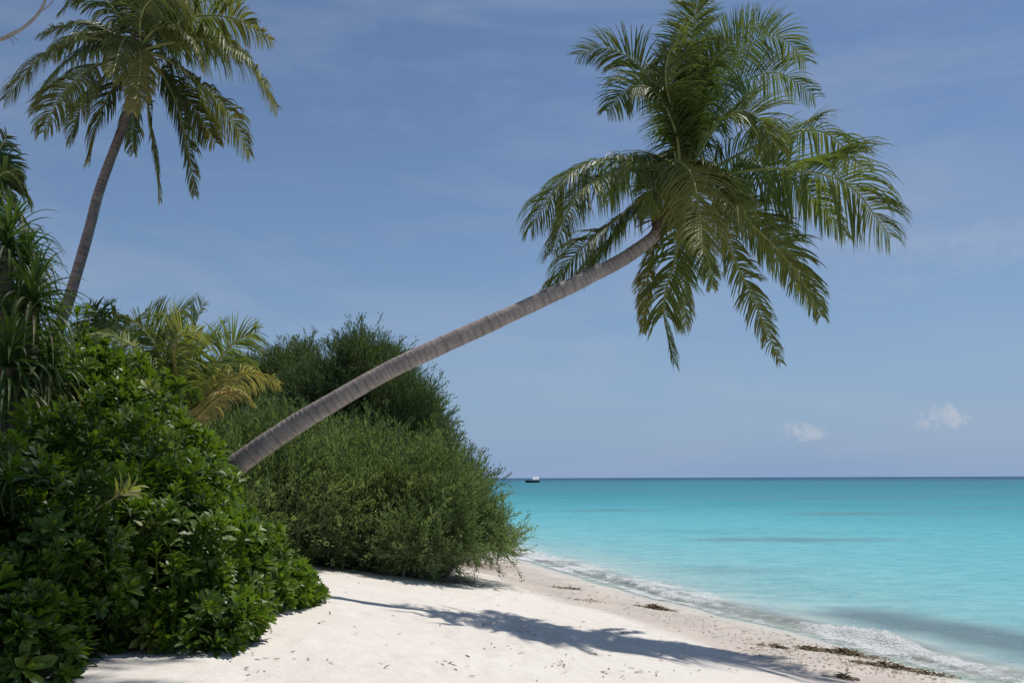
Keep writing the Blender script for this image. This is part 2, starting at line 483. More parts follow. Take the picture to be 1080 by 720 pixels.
# run-up sheet of water follows the sand
gz = ground_z(X, Y, True)
run = .22 + .2 * fbm(X, Y, 9, .8, 3)
Zr = np.where(d > 0, np.maximum(Z * np.exp(-np.clip(d, 0, 9) * 4), 0) + gz + .006 - np.clip(d - run, 0, 9) * .5, np.maximum(Z, gz + .012 * (off < 3)))
keep_v = d < 1.3
pat = np.clip(.45 + 1.5 * fbm(X, Y, 2, .75, 3), 0, 1)
frag = fbm(X * 1.0, Y, 12, 3.2, 4)
brk = np.exp(-((along - 12.0 + .4 * frag) / 1.1) ** 2)
far_ = np.clip((Y - 14.3) / 2.0, 0, 1)
near_ = np.clip((11.4 - Y) / .6, 0, 1)
foam = np.exp(-((q + .02) / .17) ** 2) * np.clip(brk * 1.25 + far_ * (.35 + .55 * pat) + near_ * .5 * pat + .12, 0, 1.15)
foam = np.maximum(foam, (.45 * far_ * pat + .30 * pat + .34) * np.exp(-((off + .02) / .20) ** 2))
foam = np.maximum(foam, .72 * np.exp(-((off - .75) / .45) ** 2) * (.45 + .6 * pat) * far_)
foam = np.maximum(foam, brk * 1.0 * np.clip(1.2 - np.abs(off - .32 + .14 * frag) / .34, 0, 1))
foam = np.maximum(foam, .55 * brk * np.clip(1 - np.abs(off - .2) / .9, 0, 1))
foam = np.maximum(foam, .62 * near_ * np.clip(1 - np.abs(off - .35) / .55, 0, 1) * np.clip(.7 + 1.2 * fbm(X, Y, 8, 1.8, 3), 0, 1.2))
foam = foam + .55 * frag * (foam > .08)
# darker weed and churned sand in the shallows; near strip also paints wave shadow
def ell(cx, cy, rx, ry, ang=0, s=.5):
    ca, sa = math.cos(ang), math.sin(ang)
    u = ((X - cx) * ca + (Y - cy) * sa) / rx; v = (-(X - cx) * sa + (Y - cy) * ca) / ry
    e = np.sqrt(u * u + v * v) + s * fbm(X, Y, 3, .35, 4)
    return np.clip((1.1 - e) / .7, 0, 1)
weed = np.zeros_like(X)
weed_wave_shade = np.clip(1 - np.abs(off - 2.0 + .35 * fbm(X, Y, 4, .5, 3)) / 1.3, 0, 1) * np.clip((15.6 - Y + .8 * fbm(X, Y, 1, .6, 2)) / 1.2, 0, 1)
weed = np.maximum(weed, np.clip(weed_wave_shade * 1.3, 0, 1) * 1.0)
weed = np.maximum(weed, .62 * ell(10, 31.0, 5.0, 1.3, 0))
weed = np.maximum(weed, .62 * ell(6.5, 58, 5, 1.6, 0))
weed = np.maximum(weed, .70 * ell(21, 52, 6, 1.8, 0))
weed = np.maximum(weed, .45 * ell(36, 62, 10, 3, 0)); weed = np.maximum(weed, .5 * ell(30, 90, 16, 4, 0)); weed = np.maximum(weed, .45 * ell(14, 170, 30, 9, 0))
weed = np.maximum(weed, .28 * ell(5.5, 21, 2.5, 1.0, 0))
weed = np.maximum(weed, .22 * ell(60, 110, 40, 14, 0)); weed = np.maximum(weed, .22 * ell(14, 130, 22, 12, 0))
idx = keep_v[Q].all(1)
Q = Q[idx]; used = np.zeros(len(X), bool); used[Q.ravel()] = True
remap = np.cumsum(used) - 1; Q = remap[Q]

def sea_mat():
    m, nt, out = new_mat('lagoon_water')
    geo = N(nt, 'ShaderNodeNewGeometry')
    of = N(nt, 'ShaderNodeAttribute', attribute_name='offshore').outputs['Fac']
    fo = N(nt, 'ShaderNodeAttribute', attribute_name='foam').outputs['Fac']
    we = N(nt, 'ShaderNodeAttribute', attribute_name='weed').outputs['Fac']
    def nz(s, det=5, rough=.55, scl=None):
        n = N(nt, 'ShaderNodeTexNoise'); n.inputs['Scale'].default_value = s; n.inputs['Detail'].default_value = det
        n.inputs['Roughness'].default_value = rough
        src = geo.outputs['Position']
        if scl:
            mp = N(nt, 'ShaderNodeMapping'); mp.inputs['Scale'].default_value = scl
            L_(nt, src, mp.inputs['Vector']); src = mp.outputs[0]
        L_(nt, src, n.inputs['Vector']); return n.outputs['Fac']
    # log10 of offshore distance drives the colour of the water with its depth
    lo = math_n(nt, 'LOGARITHM', math_n(nt, 'MAXIMUM', math_n(nt, 'ADD', of, 1.0), 1.0), 10.0)
    big = nz(.012, 4, .5, (1, 1.0, 1)); mid = nz(.12, 4, .6, (1, 1.6, 1))
    lo = math_n(nt, 'ADD', lo, math_n(nt, 'MULTIPLY', math_n(nt, 'SUBTRACT', big, .5), .55))
    lo = math_n(nt, 'ADD', lo, math_n(nt, 'MULTIPLY', math_n(nt, 'SUBTRACT', mid, .5), .22))
    lof = math_n(nt, 'DIVIDE', lo, 4.0, clamp=True)
    col = ramp(nt, lof, [(.0, (.62, .58, .52)), (.035, (.56, .57, .52)), (.085, (.38, .52, .50)), (.15, (.24, .475, .485)), (.23, (.185, .46, .49)), (.33, (.115, .41, .45)),
                         (.42, (.070, .31, .355)), (.52, (.048, .235, .285)), (.66, (.036, .185, .24)), (.715, (.028, .11, .19)), (.80, (.014, .066, .140)), (1.0, (.012, .055, .125))])
    rip = nz(1.1, 6, .62, (1, 2.2, 1))
    col = mixc(nt, math_n(nt, 'MULTIPLY', ramp(nt, rip, [(.42, 0.0), (.62, 1.0)]), .62), col, mixc(nt, 1.0, col, (.62, .78, .86), 'MULTIPLY'))
    col = mixc(nt, math_n(nt, 'MULTIPLY', we, .85), col, (.115, .175, .195))
    patch = ramp(nt, nz(.05, 5, .6, (.8, 1.6, 1)), [(.50, 0.0), (.62, 1.0)])
    col = mixc(nt, math_n(nt, 'MULTIPLY', patch, .28), col, mixc(nt, 1.0, col, (.55, .72, .74), 'MULTIPLY'))
    streak = ramp(nt, nz(.35, 5, .65, (.6, 2.2, 1)), [(.40, 0.0), (.66, 1.0)])
    col = mixc(nt, math_n(nt, 'MULTIPLY', streak, .22), col, mixc(nt, 1.0, col, (.66, .80, .86), 'MULTIPLY'))
    df = N(nt, 'ShaderNodeBsdfDiffuse'); L_(nt, col, df.inputs['Color'])
    tr = N(nt, 'ShaderNodeBsdfTransparent'); tr.inputs['Color'].default_value = (.80, .92, .90, 1)
    op = N(nt, 'ShaderNodeMapRange'); op.inputs['From Min'].default_value = -.1; op.inputs['From Max'].default_value = 1.15
    op.inputs['To Min'].default_value = .10; op.inputs['To Max'].default_value = 1.0
    L_(nt, math_n(nt, 'ADD', of, math_n(nt, 'MULTIPLY', we, .8)), op.inputs['Value'])
    body = N(nt, 'ShaderNodeMixShader'); L_(nt, op.outputs['Result'], body.inputs[0]); L_(nt, tr.outputs[0], body.inputs[1]); L_(nt, df.outputs[0], body.inputs[2])
    gl = N(nt, 'ShaderNodeBsdfGlossy'); gl.inputs['Roughness'].default_value = .18; gl.inputs['Color'].default_value = (.9, .95, 1, 1)
    h = math_n(nt, 'ADD', math_n(nt, 'MULTIPLY', nz(3.2, 5, .6, (1, 1.7, 1)), 1.0), math_n(nt, 'MULTIPLY', nz(.45, 4, .55, (1, 1.5, 1)), 3.0))
    b = N(nt, 'ShaderNodeBump'); b.inputs['Strength'].default_value = .9; b.inputs['Distance'].default_value = .12
    L_(nt, h, b.inputs['Height']); L_(nt, b.outputs[0], gl.inputs['Normal']); L_(nt, b.outputs[0], df.inputs['Normal'])
    fr = N(nt, 'ShaderNodeFresnel'); fr.inputs['IOR'].default_value = 1.33; L_(nt, b.outputs[0], fr.inputs['Normal'])
    ff = math_n(nt, 'MINIMUM', math_n(nt, 'MULTIPLY', fr.outputs[0], .42), .17)
    m2 = N(nt, 'ShaderNodeMixShader'); L_(nt, ff, m2.inputs[0]); L_(nt, body.outputs[0], m2.inputs[1]); L_(nt, gl.outputs[0], m2.inputs[2])
    # foam
    fn1 = nz(5.5, 6, .68); fn2 = nz(26, 4, .65)
    fmix = math_n(nt, 'ADD', math_n(nt, 'MULTIPLY', fn1, 1.7), math_n(nt, 'MULTIPLY', fn2, 1.4))
    fa = math_n(nt, 'SUBTRACT', math_n(nt, 'ADD', fo, fmix), 1.86)
    fmr = N(nt, 'ShaderNodeMapRange'); fmr.inputs['From Min'].default_value = -.05; fmr.inputs['From Max'].default_value = .42; fmr.inputs['To Max'].default_value = .96
    L_(nt, fa, fmr.inputs['Value'])
    fd = N(nt, 'ShaderNodeBsdfDiffuse'); fd.inputs['Color'].default_value = (.74, .76, .76, 1)
    b2 = N(nt, 'ShaderNodeBump'); b2.inputs['Strength'].default_value = .8; b2.inputs['Distance'].default_value = .06
    L_(nt, fmix, b2.inputs['Height']); L_(nt, b2.outputs[0], fd.inputs['Normal'])
    m3 = N(nt, 'ShaderNodeMixShader'); L_(nt, fmr.outputs['Result'], m3.inputs[0]); L_(nt, m2.outputs[0], m3.inputs[1]); L_(nt, fd.outputs[0], m3.inputs[2])
    L_(nt, m3.outputs[0], out.inputs['Surface'])
    return m
tag(mesh_obj('sea', np.stack([X, Y, Zr], 1)[used], Q, sea_mat(), None,
             {'offshore': off[used], 'foam': np.clip(foam, 0, .95)[used], 'weed': np.clip(weed, 0, 1)[used]}, True), kind='structure')

# ================================================================== PALMS
# ---- the leaning palm over the beach
D0 = 10.9
tr_px = [(150, 640, 10.2), (172, 570, 10.15), (200, 530, 10.1), (250, 489, 10.05), (300, 454, 10.05), (350, 424, 10.05), (400, 395, 10.1), (450, 371, 10.15), (500, 349, 10.25),
         (550, 326, 10.35), (600, 303, 10.5), (640, 283, 10.65), (670, 266, 10.8), (696, 246, 10.88), (713, 220, 10.9), (722, 190, 10.9)]
pts = [at(*p) for p in tr_px]
pts[0][2] = ground_z(pts[0][0], pts[0][1]) - .25
p1 = thing('coconut_palm', pts[0] + np.array([0, 0, .25]), 'big coconut palm leaning far out from the thicket over the white beach', 'palm tree')
palm_trunk(p1, pts, .146, .080, M_trunk)
base = at(722, 196, D0)
spec = [  # pixels of the rib, depth at tip, length of leaflets, droop, roll, dryness
    ([(726, 120), (736, 40), (746, -50)], .3, .62, .10, .9, 0, .4),
    ([(722, 130), (728, 60), (738, 5), (752, -30)], -.5, .6, .12, -1.1, 0, .3),
    ([(712, 130), (703, 80), (712, 48), (728, 52)], -.9, .80, .20, 1.0, .05, .5),
    ([(706, 125), (680, 75), (645, 52), (610, 58)], .2, .66, .22, .75, .05, .35),
    ([(714, 140), (694, 100), (668, 92), (640, 118)], -.9, .62, .28, .6, .03, .4),
    ([(742, 120), (776, 62), (818, 38), (852, 66)], .2, .66, .22, .9, .03, .55),
    ([(735, 130), (757, 70), (790, 30), (822, 24)], 1.0, .62, .18, .8, 0, .5),
    ([(744, 140), (780, 92), (822, 78), (862, 104)], 1.1, .62, .25, .7, 0, .4),
    ([(742, 155), (765, 125), (795, 122), (822, 160)], -1.1, .66, .26, -.7, .10, .95),
    ([(765, 172), (815, 148), (868, 140), (914, 180)], .7, .58, .34, .35, .06, .45),
    ([(780, 182), (835, 180), (895, 196), (940, 252)], -.5, .80, .34, .30, .05, .4),
    ([(772, 190), (826, 192), (862, 212), (892, 250)], .9, .56, .42, .3, .08, .55),
    ([(735, 182), (752, 176), (770, 190), (778, 215)], -1.2, .45, .4, .3, .10, .9),
    ([(715, 178), (702, 180), (690, 198), (684, 228)], -1.0, .42, .4, .3, .10, .8),
    ([(765, 208), (805, 236), (840, 278), (868, 336)], .3, .52, .34, .55, .12, .5),
    ([(760, 212), (805, 248), (842, 290), (860, 325)], -.8, .46, .36, .5, .14, .6),
    ([(750, 222), (772, 268), (797, 322), (823, 384)], -.2, .36, .30, .55, .14, .6),
    ([(735, 225), (742, 258), (750, 285), (752, 305)], 1.1, .36, .35, .6, .10, .4),
    ([(722, 232), (712, 275), (700, 325), (711, 384)], -.3, .52, .30, .75, .12, .5),
    ([(728, 236), (724, 280), (722, 320), (724, 345)], .8, .52, .34, .7, .2, .5),
    ([(708, 228), (690, 262), (682, 305), (678, 352)], .2, .30, .34, .5, .40, .5),
    ([(716, 172), (730, 185), (738, 225), (742, 268)], -1.8, .66, .30, .05, .34, .95),
    ([(735, 176), (760, 186), (776, 212), (780, 245)], -1.5, .48, .36, .1, .22, .8),
    ([(690, 176), (645, 168), (598, 186), (560, 240)], -.2, .72, .38, .25, .05, .55),
    ([(692, 182), (650, 182), (608, 208), (584, 268)], -1.2, .66, .42, .2, .10, .6),
    ([(695, 200), (655, 228), (614, 262), (578, 306)], .5, .64, .40, .35, .07, .4),
    ([(698, 206), (668, 228), (636, 262), (604, 300)], 1.2, .50, .42, .3, .07, .3),
    ([(710, 175), (690, 165), (664, 178), (640, 215)], 1.8, .58, .38, .2, .03, .4),
    ([(720, 150), (716, 110), (700, 85), (676, 76)], 1.5, .66, .22, .6, 0, .4),
    ([(730, 150), (740, 105), (752, 70), (775, 40)], -1.0, .66, .2, -.9, 0, .55),
]
for i, (px, dD, L, dr, ro, dry, ti) in enumerate(spec):
    b = base + np.array([random.uniform(-.04, .04), .05 * np.sign(dD), random.uniform(-.05, .08)])
    hang = px[-1][0] > 900 or px[-1][0] < 612 and px[-1][1] > 100
    frond(p1, fr_pts(b, D0, px, dD * .75), L * (1.22 if hang else 1.04), .0225, 138, dr * (1.5 if hang else 1.15), ro, dry, .36, sweep=(8, 38) if hang else (14, 48), seed=i, tint=ti)
# fibre sheath at the head of the trunk
r = np.random.default_rng(3)
n = 90
ax = nrm(at(722, 190, D0) - at(690, 245, D0))
P0 = at(690, 245, D0) + ax * r.uniform(0, .75, n)[:, None]
dirs = nrm(ax + r.normal(0, .45, (n, 3)))
V, Q, k = strips(P0 + nrm(r.normal(0, 1, (n, 3))) * .05, dirs, nrm(r.normal(0, 1, (n, 3))), r.uniform(.18, .45, n), r.uniform(.03, .08, n), r.uniform(.05, .4, n), 4)
mesh_obj('leaf_sheath', V, Q, M_fibre, p1)
# stubs of shed fronds
V, Q = merge([tube(np.array([at(690, 245, D0) + ax * t, at(690, 245, D0) + ax * (t + .12) + v * .16, at(690, 245, D0) + ax * (t + .28) + v * .22]), np.array([.05, .035, .018]), 6)
              for t, v in zip(r.uniform(0, .6, 16), nrm(r.normal(0, 1, (16, 3)) + ax * .4))])
mesh_obj('frond_stub', V, Q, M_fibre, p1)
def nut(parent, c, rad):
    th = np.linspace(.05, math.pi - .05, 10)
    P = np.stack([c[0] + 0 * th, c[1] + 0 * th, c[2] + rad * 1.25 * np.cos(th)], 1)
    R = rad * np.sin(th) * (1 + .06 * np.cos(th))
    V, Q = tube(P, R, 12)
    mesh_obj('coconut', V, Q, M_nut, parent, None, True)
for px, py, dd, rad in ((685, 210, -.10, .055), (691, 216, -.12, .05)):
    nut(p1, at(px, py, D0 + dd), rad)
# withered flower stalk
V, Q = merge([tube(catmull([at(700, 228, D0 - .1), at(688 + a, 232 + b * .4, D0 - .25), at(676 + a * 2, 236 + b, D0 - .3)], 8), np.linspace(.012, .004, 8), 5)
              for a, b in ((0, 0), (-3, 5), (2, 8), (-5, -4), (4, 12), (-2, 3))])
mesh_obj('flower_stalk', V, Q, M_fibre, p1)

# ---- palm leaning in above the frame on the left; it shades the near thicket
def overhead_palm():
    rr = np.random.default_rng(91)
    root = np.array([-7.2, 2.4, 0.0]); root[2] = float(ground_z(root[0], root[1]))
    t = thing('coconut_palm', root, 'coconut palm rooted left of the view, its crown above the picture shading the thicket', 'palm tree')
    c = np.array([-2.45, 7.3, 9.6])
    palm_trunk(t, [root - UP * .2, np.array([-6.7, 3.0, 3.0]), np.array([-5.5, 4.5, 6.4]), np.array([-3.9, 6.1, 8.6]), c], .17, .10, M_trunk, .1)
    for i in range(26):
        a = i * 2.399; e = math.radians(15 + 60 * (i / 26.0))
        h = np.array([math.cos(a), math.sin(a), 0])
        Ln = 3.3 * rr.uniform(.85, 1.05)
        dz = -.55 if h[1] > .2 else -1.3
        pts = [c, c + h * Ln * .30 + UP * (.45 + .9 * math.sin(e)), c + h * Ln * .68 + UP * (.25 + 1.0 * math.sin(e)), c + h * Ln + UP * (dz + 1.4 * math.sin(e))]
        frond(t, pts, .8, .04, 60, .4, .2 * (-1) ** i, .05, .3, seed=200 + i, tint=.5)
overhead_palm()

# ---- palm behind, upper left
D0 = 19.0
pts = [at(25, 470, 18.2), at(40, 400, 18.3), at(62, 345, 18.4), at(74, 310, 18.5), at(92, 250, 18.6), at(108, 190, 18.8), at(121, 158, 18.9), at(134, 122, 19), at(146, 84, 19), at(150, 62, 19)]
p0 = pts[0].copy(); p0[2] = float(ground_z(p0[0], p0[1])) - .2; p0[0] -= .2
pts = [p0] + pts
p2 = thing('coconut_palm', p0 + np.array([0, 0, .2]), 'tall coconut palm with dark trunk rising behind the thicket at upper left', 'palm tree')
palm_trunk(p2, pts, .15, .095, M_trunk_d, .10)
base = at(151, 55, D0)
spec = [
    ([(120, 42), (85, 40), (45, 58), (6, 104)], -.6, 1.0, .36, .3, .06, .5),
    ([(122, 62), (95, 72), (66, 98), (46, 138)], -1.5, .85, .38, .35, .14, .5),
    ([(118, 34), (88, 22), (62, 28), (42, 36)], .8, .7, .25, .4, .02, .2),
    ([(122, 40), (95, 32), (70, 42), (50, 62)], 1.8, .7, .34, .3, .03, .2),
    ([(130, 20), (108, -5), (86, -10), (64, 12)], .4, .8, .3, .5, .05, .5),
    ([(148, 10), (144, -30), (138, -70)], .5, .9, .1, .9, 0, .3),
    ([(160, 8), (172, -30), (190, -60)], -.6, .9, .12, .9, 0, .4),
    ([(165, 25), (190, -5), (225, -15), (255, 0)], .9, .8, .28, .5, .03, .4),
    ([(178, 28), (212, 16), (252, 20), (288, 42)], -.2, .78, .28, .3, .10, .6),
    ([(182, 44), (222, 42), (264, 66), (293, 112)], -1.0, .95, .36, .3, .12, .6),
    ([(180, 40), (215, 34), (240, 45), (262, 60)], 1.8, .75, .36, .25, .03, .3),
    ([(178, 62), (208, 84), (240, 116), (264, 162)], -.2, .8, .36, .45, .10, .3),
    ([(168, 72), (184, 100), (197, 145), (206, 205)], .5, .6, .32, .6, .02, .1),
    ([(155, 80), (157, 115), (163, 158), (169, 210)], -.4, .62, .32, .6, .12, .1),
    ([(148, 82), (142, 105), (140, 135), (142, 160)], 1.4, .6, .35, .6, .05, .1),
    ([(138, 72), (120, 92), (104, 128), (95, 170)], -.2, .8, .36, .5, .10, .1),
    ([(146, 44), (150, 62), (146, 92), (140, 118)], -2.4, .55, .4, .05, .40, .7),
    ([(138, 38), (130, 44), (124, 62), (118, 84)], -2.2, .5, .4, .3, .12, .5),
    ([(165, 30), (185, 28), (202, 40), (216, 70)], -2.0, .6, .4, .3, .10, .5),
    ([(160, 66), (180, 84), (210, 118), (228, 150)], .9, .8, .36, .5, .10, .2),
    ([(138, 60), (112, 78), (86, 112), (74, 150)], 1.0, .75, .36, .5, .08, .2),
    ([(140, 50), (104, 50), (64, 70), (34, 112)], 1.2, .8, .36, .35, .05, .3),
    ([(150, 20), (160, 0), (185, -8), (205, 12)], -1.6, .85, .28, .4, .05, .38),
]
for i, (px, dD, L, dr, ro, dry, ti) in enumerate(spec):
    b = base + np.array([random.uniform(-.08, .08), .08 * np.sign(dD), random.uniform(-.1, .12)])
    frond(p2, fr_pts(b, D0, px, dD), L * 1.1, .040, 118, dr * 1.7, ro, dry + .05, .6, sweep=(6, 40), seed=50 + i, tint=ti - .15, r0=.035)
n = 60
P0 = at(148, 82, D0) + (UP * .9 + np.array([.1, 0, 0])) * r.uniform(0, 1, n)[:, None]
V, Q, k = strips(P0 + nrm(r.normal(0, 1, (n, 3))) * .08, nrm(UP + r.normal(0, .6, (n, 3))), nrm(r.normal(0, 1, (n, 3))), r.uniform(.3, .6, n), r.uniform(.05, .12, n), r.uniform(.05, .4, n), 4)
mesh_obj('leaf_sheath', V, Q, M_fibre, p2)

def small_palm(name, basepx, D0, spec, label, mat, rib, W, n, seed, L_trunk_r=.12, tip=.3):
    c = at(*basepx, D0)
    g = float(ground_z(c[0], c[1]))
    t = thing(name, (c[0], c[1], g), label, 'palm tree')
    if c[2] - g > .3:
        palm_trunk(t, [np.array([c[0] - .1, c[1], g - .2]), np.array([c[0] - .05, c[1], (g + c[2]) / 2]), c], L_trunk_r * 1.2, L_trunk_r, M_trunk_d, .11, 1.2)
    for i, s in enumerate(spec):
        px, dD, L, dr, ro, dry, ti = s
        frond(t, fr_pts(c + np.array([random.uniform(-.06, .06), 0, 0]), D0, px, dD), L, W, n, dr, ro, dry, tip, mat, rib, seed=seed + i, tint=ti, r0=.028)
    return t
# ---- young yellowish palm between the shrubs
small_palm('young_coconut_palm', (188, 455), 11.8, [
    ([(205, 425), (228, 382), (250, 358), (273, 349)], -.2, .62, .22, .5, .06, .75),
    ([(194, 415), (200, 370), (208, 335), (216, 318)], .3, .66, .12, .9, .03, .6),
    ([(188, 410), (180, 365), (182, 335), (198, 322)], -.6, .70, .14, .9, .05, .75),
    ([(184, 412), (168, 370), (150, 345), (138, 338)], .2, .62, .2, .8, .05, .5),
    ([(188, 405), (184, 375), (190, 352), (212, 350)], -1.0, .70, .18, .8, .25, .9),
    ([(178, 415), (150, 372), (118, 352), (78, 352)], -.4, .46, .3, .4, .12, .7),
    ([(204, 430), (236, 402), (266, 392), (294, 404)], -.5, .42, .42, .3, .75, .9),
    ([(206, 440), (230, 418), (252, 412), (268, 425)], -.9, .30, .45, .3, .95, .3),
    ([(182, 430), (170, 412), (156, 406), (138, 412)], -.9, .36, .45, .3, .95, .3),
    ([(196, 410), (212, 370), (228, 350), (240, 352)], .9, .6, .22, .6, .05, .5),
    ([(186, 400), (172, 352), (158, 328), (150, 330)], .9, .6, .2, .7, .03, .5),
], 'young yellow-green coconut palm with a drying orange frond, between the two thickets', M_palm_y, M_rachis_y, .026, 84, 100)
# ---- small dark palm beyond, right of the tall palm's trunk
small_palm('coconut_palm', (108, 362), 28, [
    ([(107, 345), (102, 328), (95, 318)], 0, .8, .25, .6, 0, .4),
    ([(109, 340), (112, 322), (120, 316)], .3, .8, .25, .6, 0, .4),
    ([(112, 346), (122, 332), (134, 336)], -.4, .7, .35, .4, 0, .3),
    ([(114, 352), (126, 344), (135, 356)], -.4, .7, .35, .4, 0, .3),
    ([(104, 350), (94, 338), (84, 344)], 0, .8, .3, .4, 0, .3),
    ([(102, 356), (92, 350), (84, 362)], 0, .8, .3, .4, 0, .3),
], 'small dark palm top far behind, just right of the tall palm trunk base', M_palm_d, M_rachis, .08, 26, 130)
# ---- palm cut by the left edge
small_palm('coconut_palm', (-22, 215), 11.5, [
    ([(-14, 185), (-4, 165), (8, 140)], 0, .45, .2, .7, 0, .2),
    ([(-10, 195), (6, 180), (20, 188), (32, 215)], 0, .45, .35, .4, .05, .3),
    ([(-12, 210), (5, 205), (20, 222), (30, 246)], -.4, .45, .35, .4, .05, .3),
    ([(-40, 190), (-60, 175), (-90, 200)], 0, .5, .35, .4, .05, .3),
    ([(-22, 180), (-30, 140), (-40, 120)], .3, .5, .2, .7, 0, .2),
    ([(-16, 225), (-2, 232), (8, 255), (14, 285)], -.4, .45, .35, .5, .05, .2),
    ([(-30, 225), (-50, 240), (-60, 290)], -.4, .45, .35, .5, .05, .2),
    ([(-14, 192), (0, 172), (12, 172), (22, 185)], .6, .45, .35, .4, .05, .3),
], 'dark palm crown cut off by the left edge, above the strap-leaved screw pine', M_palm_d, M_rachis, .04, 44, 150, .10)

# ================================================================== FOLIAGE
def blade_template(w, fold=.25, curl=.25, ns=5, prof=None):
    """one leaf along +Y, length 1, face up +Z; three columns"""
    t = np.linspace(0, 1, ns + 1)
    if prof is None: prof = np.interp(t, [0, .25, .6, .82, .95, 1], [.12, .42, .92, 1, .62, .2])
    V = []
    for a, p in zip(t, prof):
        z = curl * (a * .35 - a * a)
        for s in (-1, 0, 1):
            V.append((s * w * .5 * p, a, z + (abs(s) * fold * w * p * .5)))
    V = np.array(V)
    Q = []
    for k in range(ns):
        for c in range(2):
            a = k * 3 + c
            Q.append((a, a + 1, a + 4, a + 3))
    return V, np.array(Q)

def frames(D, r, roll=True):
    """orthonormal frames with Y along D"""
    D = nrm(D)
    ref = nrm(r.normal(0, 1, D.shape)) if roll else np.broadcast_to(UP, D.shape)
    Xa = nrm(np.cross(D, ref)); Za = np.cross(Xa, D)
    return np.stack([Xa, D, Za], -1)     # columns

def inst(V, Q, R, P, S):
    n = len(P); k = len(V)
    out = np.einsum('nij,kj->nki', R, V) * np.asarray(S)[:, None, None] + P[:, None, :]
    return out.reshape(-1, 3), (Q[None] + (np.arange(n) * k)[:, None, None]).reshape(-1, 4)

def rosette(r, leaves, L, w, fold=.3):
    """whorl of spoon shaped leaves around a shoot tip, shoot along +Y"""
    Vs, Qs, T, o = [], [], [], 0
    stem, sq = tube(np.array([[0, -.28, 0], [0, -.1, 0], [0, .05, 0]]), np.array([.008, .007, .004]), 4)
    Vs.append(stem); Qs.append(sq); o += len(stem); T.append(np.full(len(stem), .3))
    for i in range(leaves):
        f = i / leaves
        ph = i * 2.399 + r.normal(0, .2)
        el = math.radians(22 + 58 * f + r.normal(0, 8))
        d = np.array([math.cos(ph) * math.cos(el), math.sin(el), math.sin(ph) * math.cos(el)])
        upn = np.array([-math.cos(ph) * math.sin(el), math.cos(el), -math.sin(ph) * math.sin(el)])
        xa = np.cross(d, upn)
        R = np.stack([xa, d, upn], -1)
        bv, bq = blade_template(w * r.uniform(.85, 1.15), fold, r.uniform(.1, .45))
        l = L * (1 - .45 * f) * r.uniform(.85, 1.1)
        bv = bv * l
        v = bv @ R.T + np.array([0, -.06 + .10 * f, 0])
        Vs.append(v); Qs.append(bq + o); o += len(v)
        T.append(np.full(len(v), np.clip(.25 + .55 * f + r.normal(0, .12), 0, 1)))
    return np.vstack(Vs), np.vstack(Qs), np.concatenate(T)

def twig(r, leaves, length, l, w, spread=40):
    P = np.array([[0, 0, 0], [r.normal(0, .02), length * .5, r.normal(0, .02)], [r.normal(0, .04), length, r.normal(0, .04)]])
    V, Q = tube(P, np.array([.005, .004, .002]), 3)
    Vs, Qs, T, o = [V], [Q], [np.full(len(V), .3)], len(V)
    prof = np.array([.2, 1, .15])
    u = np.linspace(.08, 1, leaves)
    ph = np.arange(leaves) * 2.4
    a = np.radians(spread + r.normal(0, 12, leaves)) * (1 - .5 * u)
    D = np.stack([np.sin(a) * np.cos(ph), np.cos(a), np.sin(a) * np.sin(ph)], 1)
    P0 = np.stack([np.interp(u, [0, .5, 1], P[:, k]) for k in range(3)], 1)
    # side shoots
    P0 = P0 + np.stack([np.cos(ph * 1.7), 0 * ph, np.sin(ph * 1.7)], 1) * r.uniform(0, length * .28, leaves)[:, None] * (1 - .6 * u)[:, None]
    V, Q, k = strips(P0, D, nrm(r.normal(0, 1, D.shape)), l * r.uniform(.7, 1.2, leaves), np.full(leaves, w), np.zeros(leaves), 2, prof)
    Vs.append(V); Qs.append(Q + o); T.append(np.repeat(np.clip(r.normal(.5, .2, leaves), 0, 1), k))
    return np.vstack(Vs), np.vstack(Qs), np.concatenate(T)

def sample_blobs(blobs, n, r, inner=.45, lump=.22, lscale=1.3, hscale=2.4, hole=-.22):
    vols = np.array([b[3] * b[4] + b[4] * b[5] + b[3] * b[5] for b in blobs]); vols = vols / vols.sum()
    which = r.choice(len(blobs), n, p=vols)
    B = np.array([b[:6] for b in blobs])[which]
    d = nrm(r.normal(0, 1, (n, 3)))
    Pd = B[:, :3] + d * B[:, 3:]
    rad = 1 + lump * fbm(Pd[:, 0], Pd[:, 1], Pd[:, 2], lscale, 3) * 2.0
    dep = np.where(r.random(n) < inner, r.uniform(.45, .95, n), r.uniform(.88, 1.10, n))
    P = B[:, :3] + d * B[:, 3:] * (rad * dep)[:, None]
    nn = nrm(d / B[:, 3:])
    ok = np.ones(n, bool)
    for j, b in enumerate(blobs):
        e = np.linalg.norm((P - np.array(b[:3])) / np.array(b[3:6]), axis=1)
        ok &= ~((e < .62) & (which != j))
    gz = ground_z(P[:, 0], P[:, 1], False)
    ok &= P[:, 2] > gz + .03
    ok &= fbm(P[:, 0], P[:, 1], P[:, 2], hscale, 3) > hole + r.normal(0, .06, n)
    # flank of the thicket carried down to the ground
    return P[ok], nn[ok]

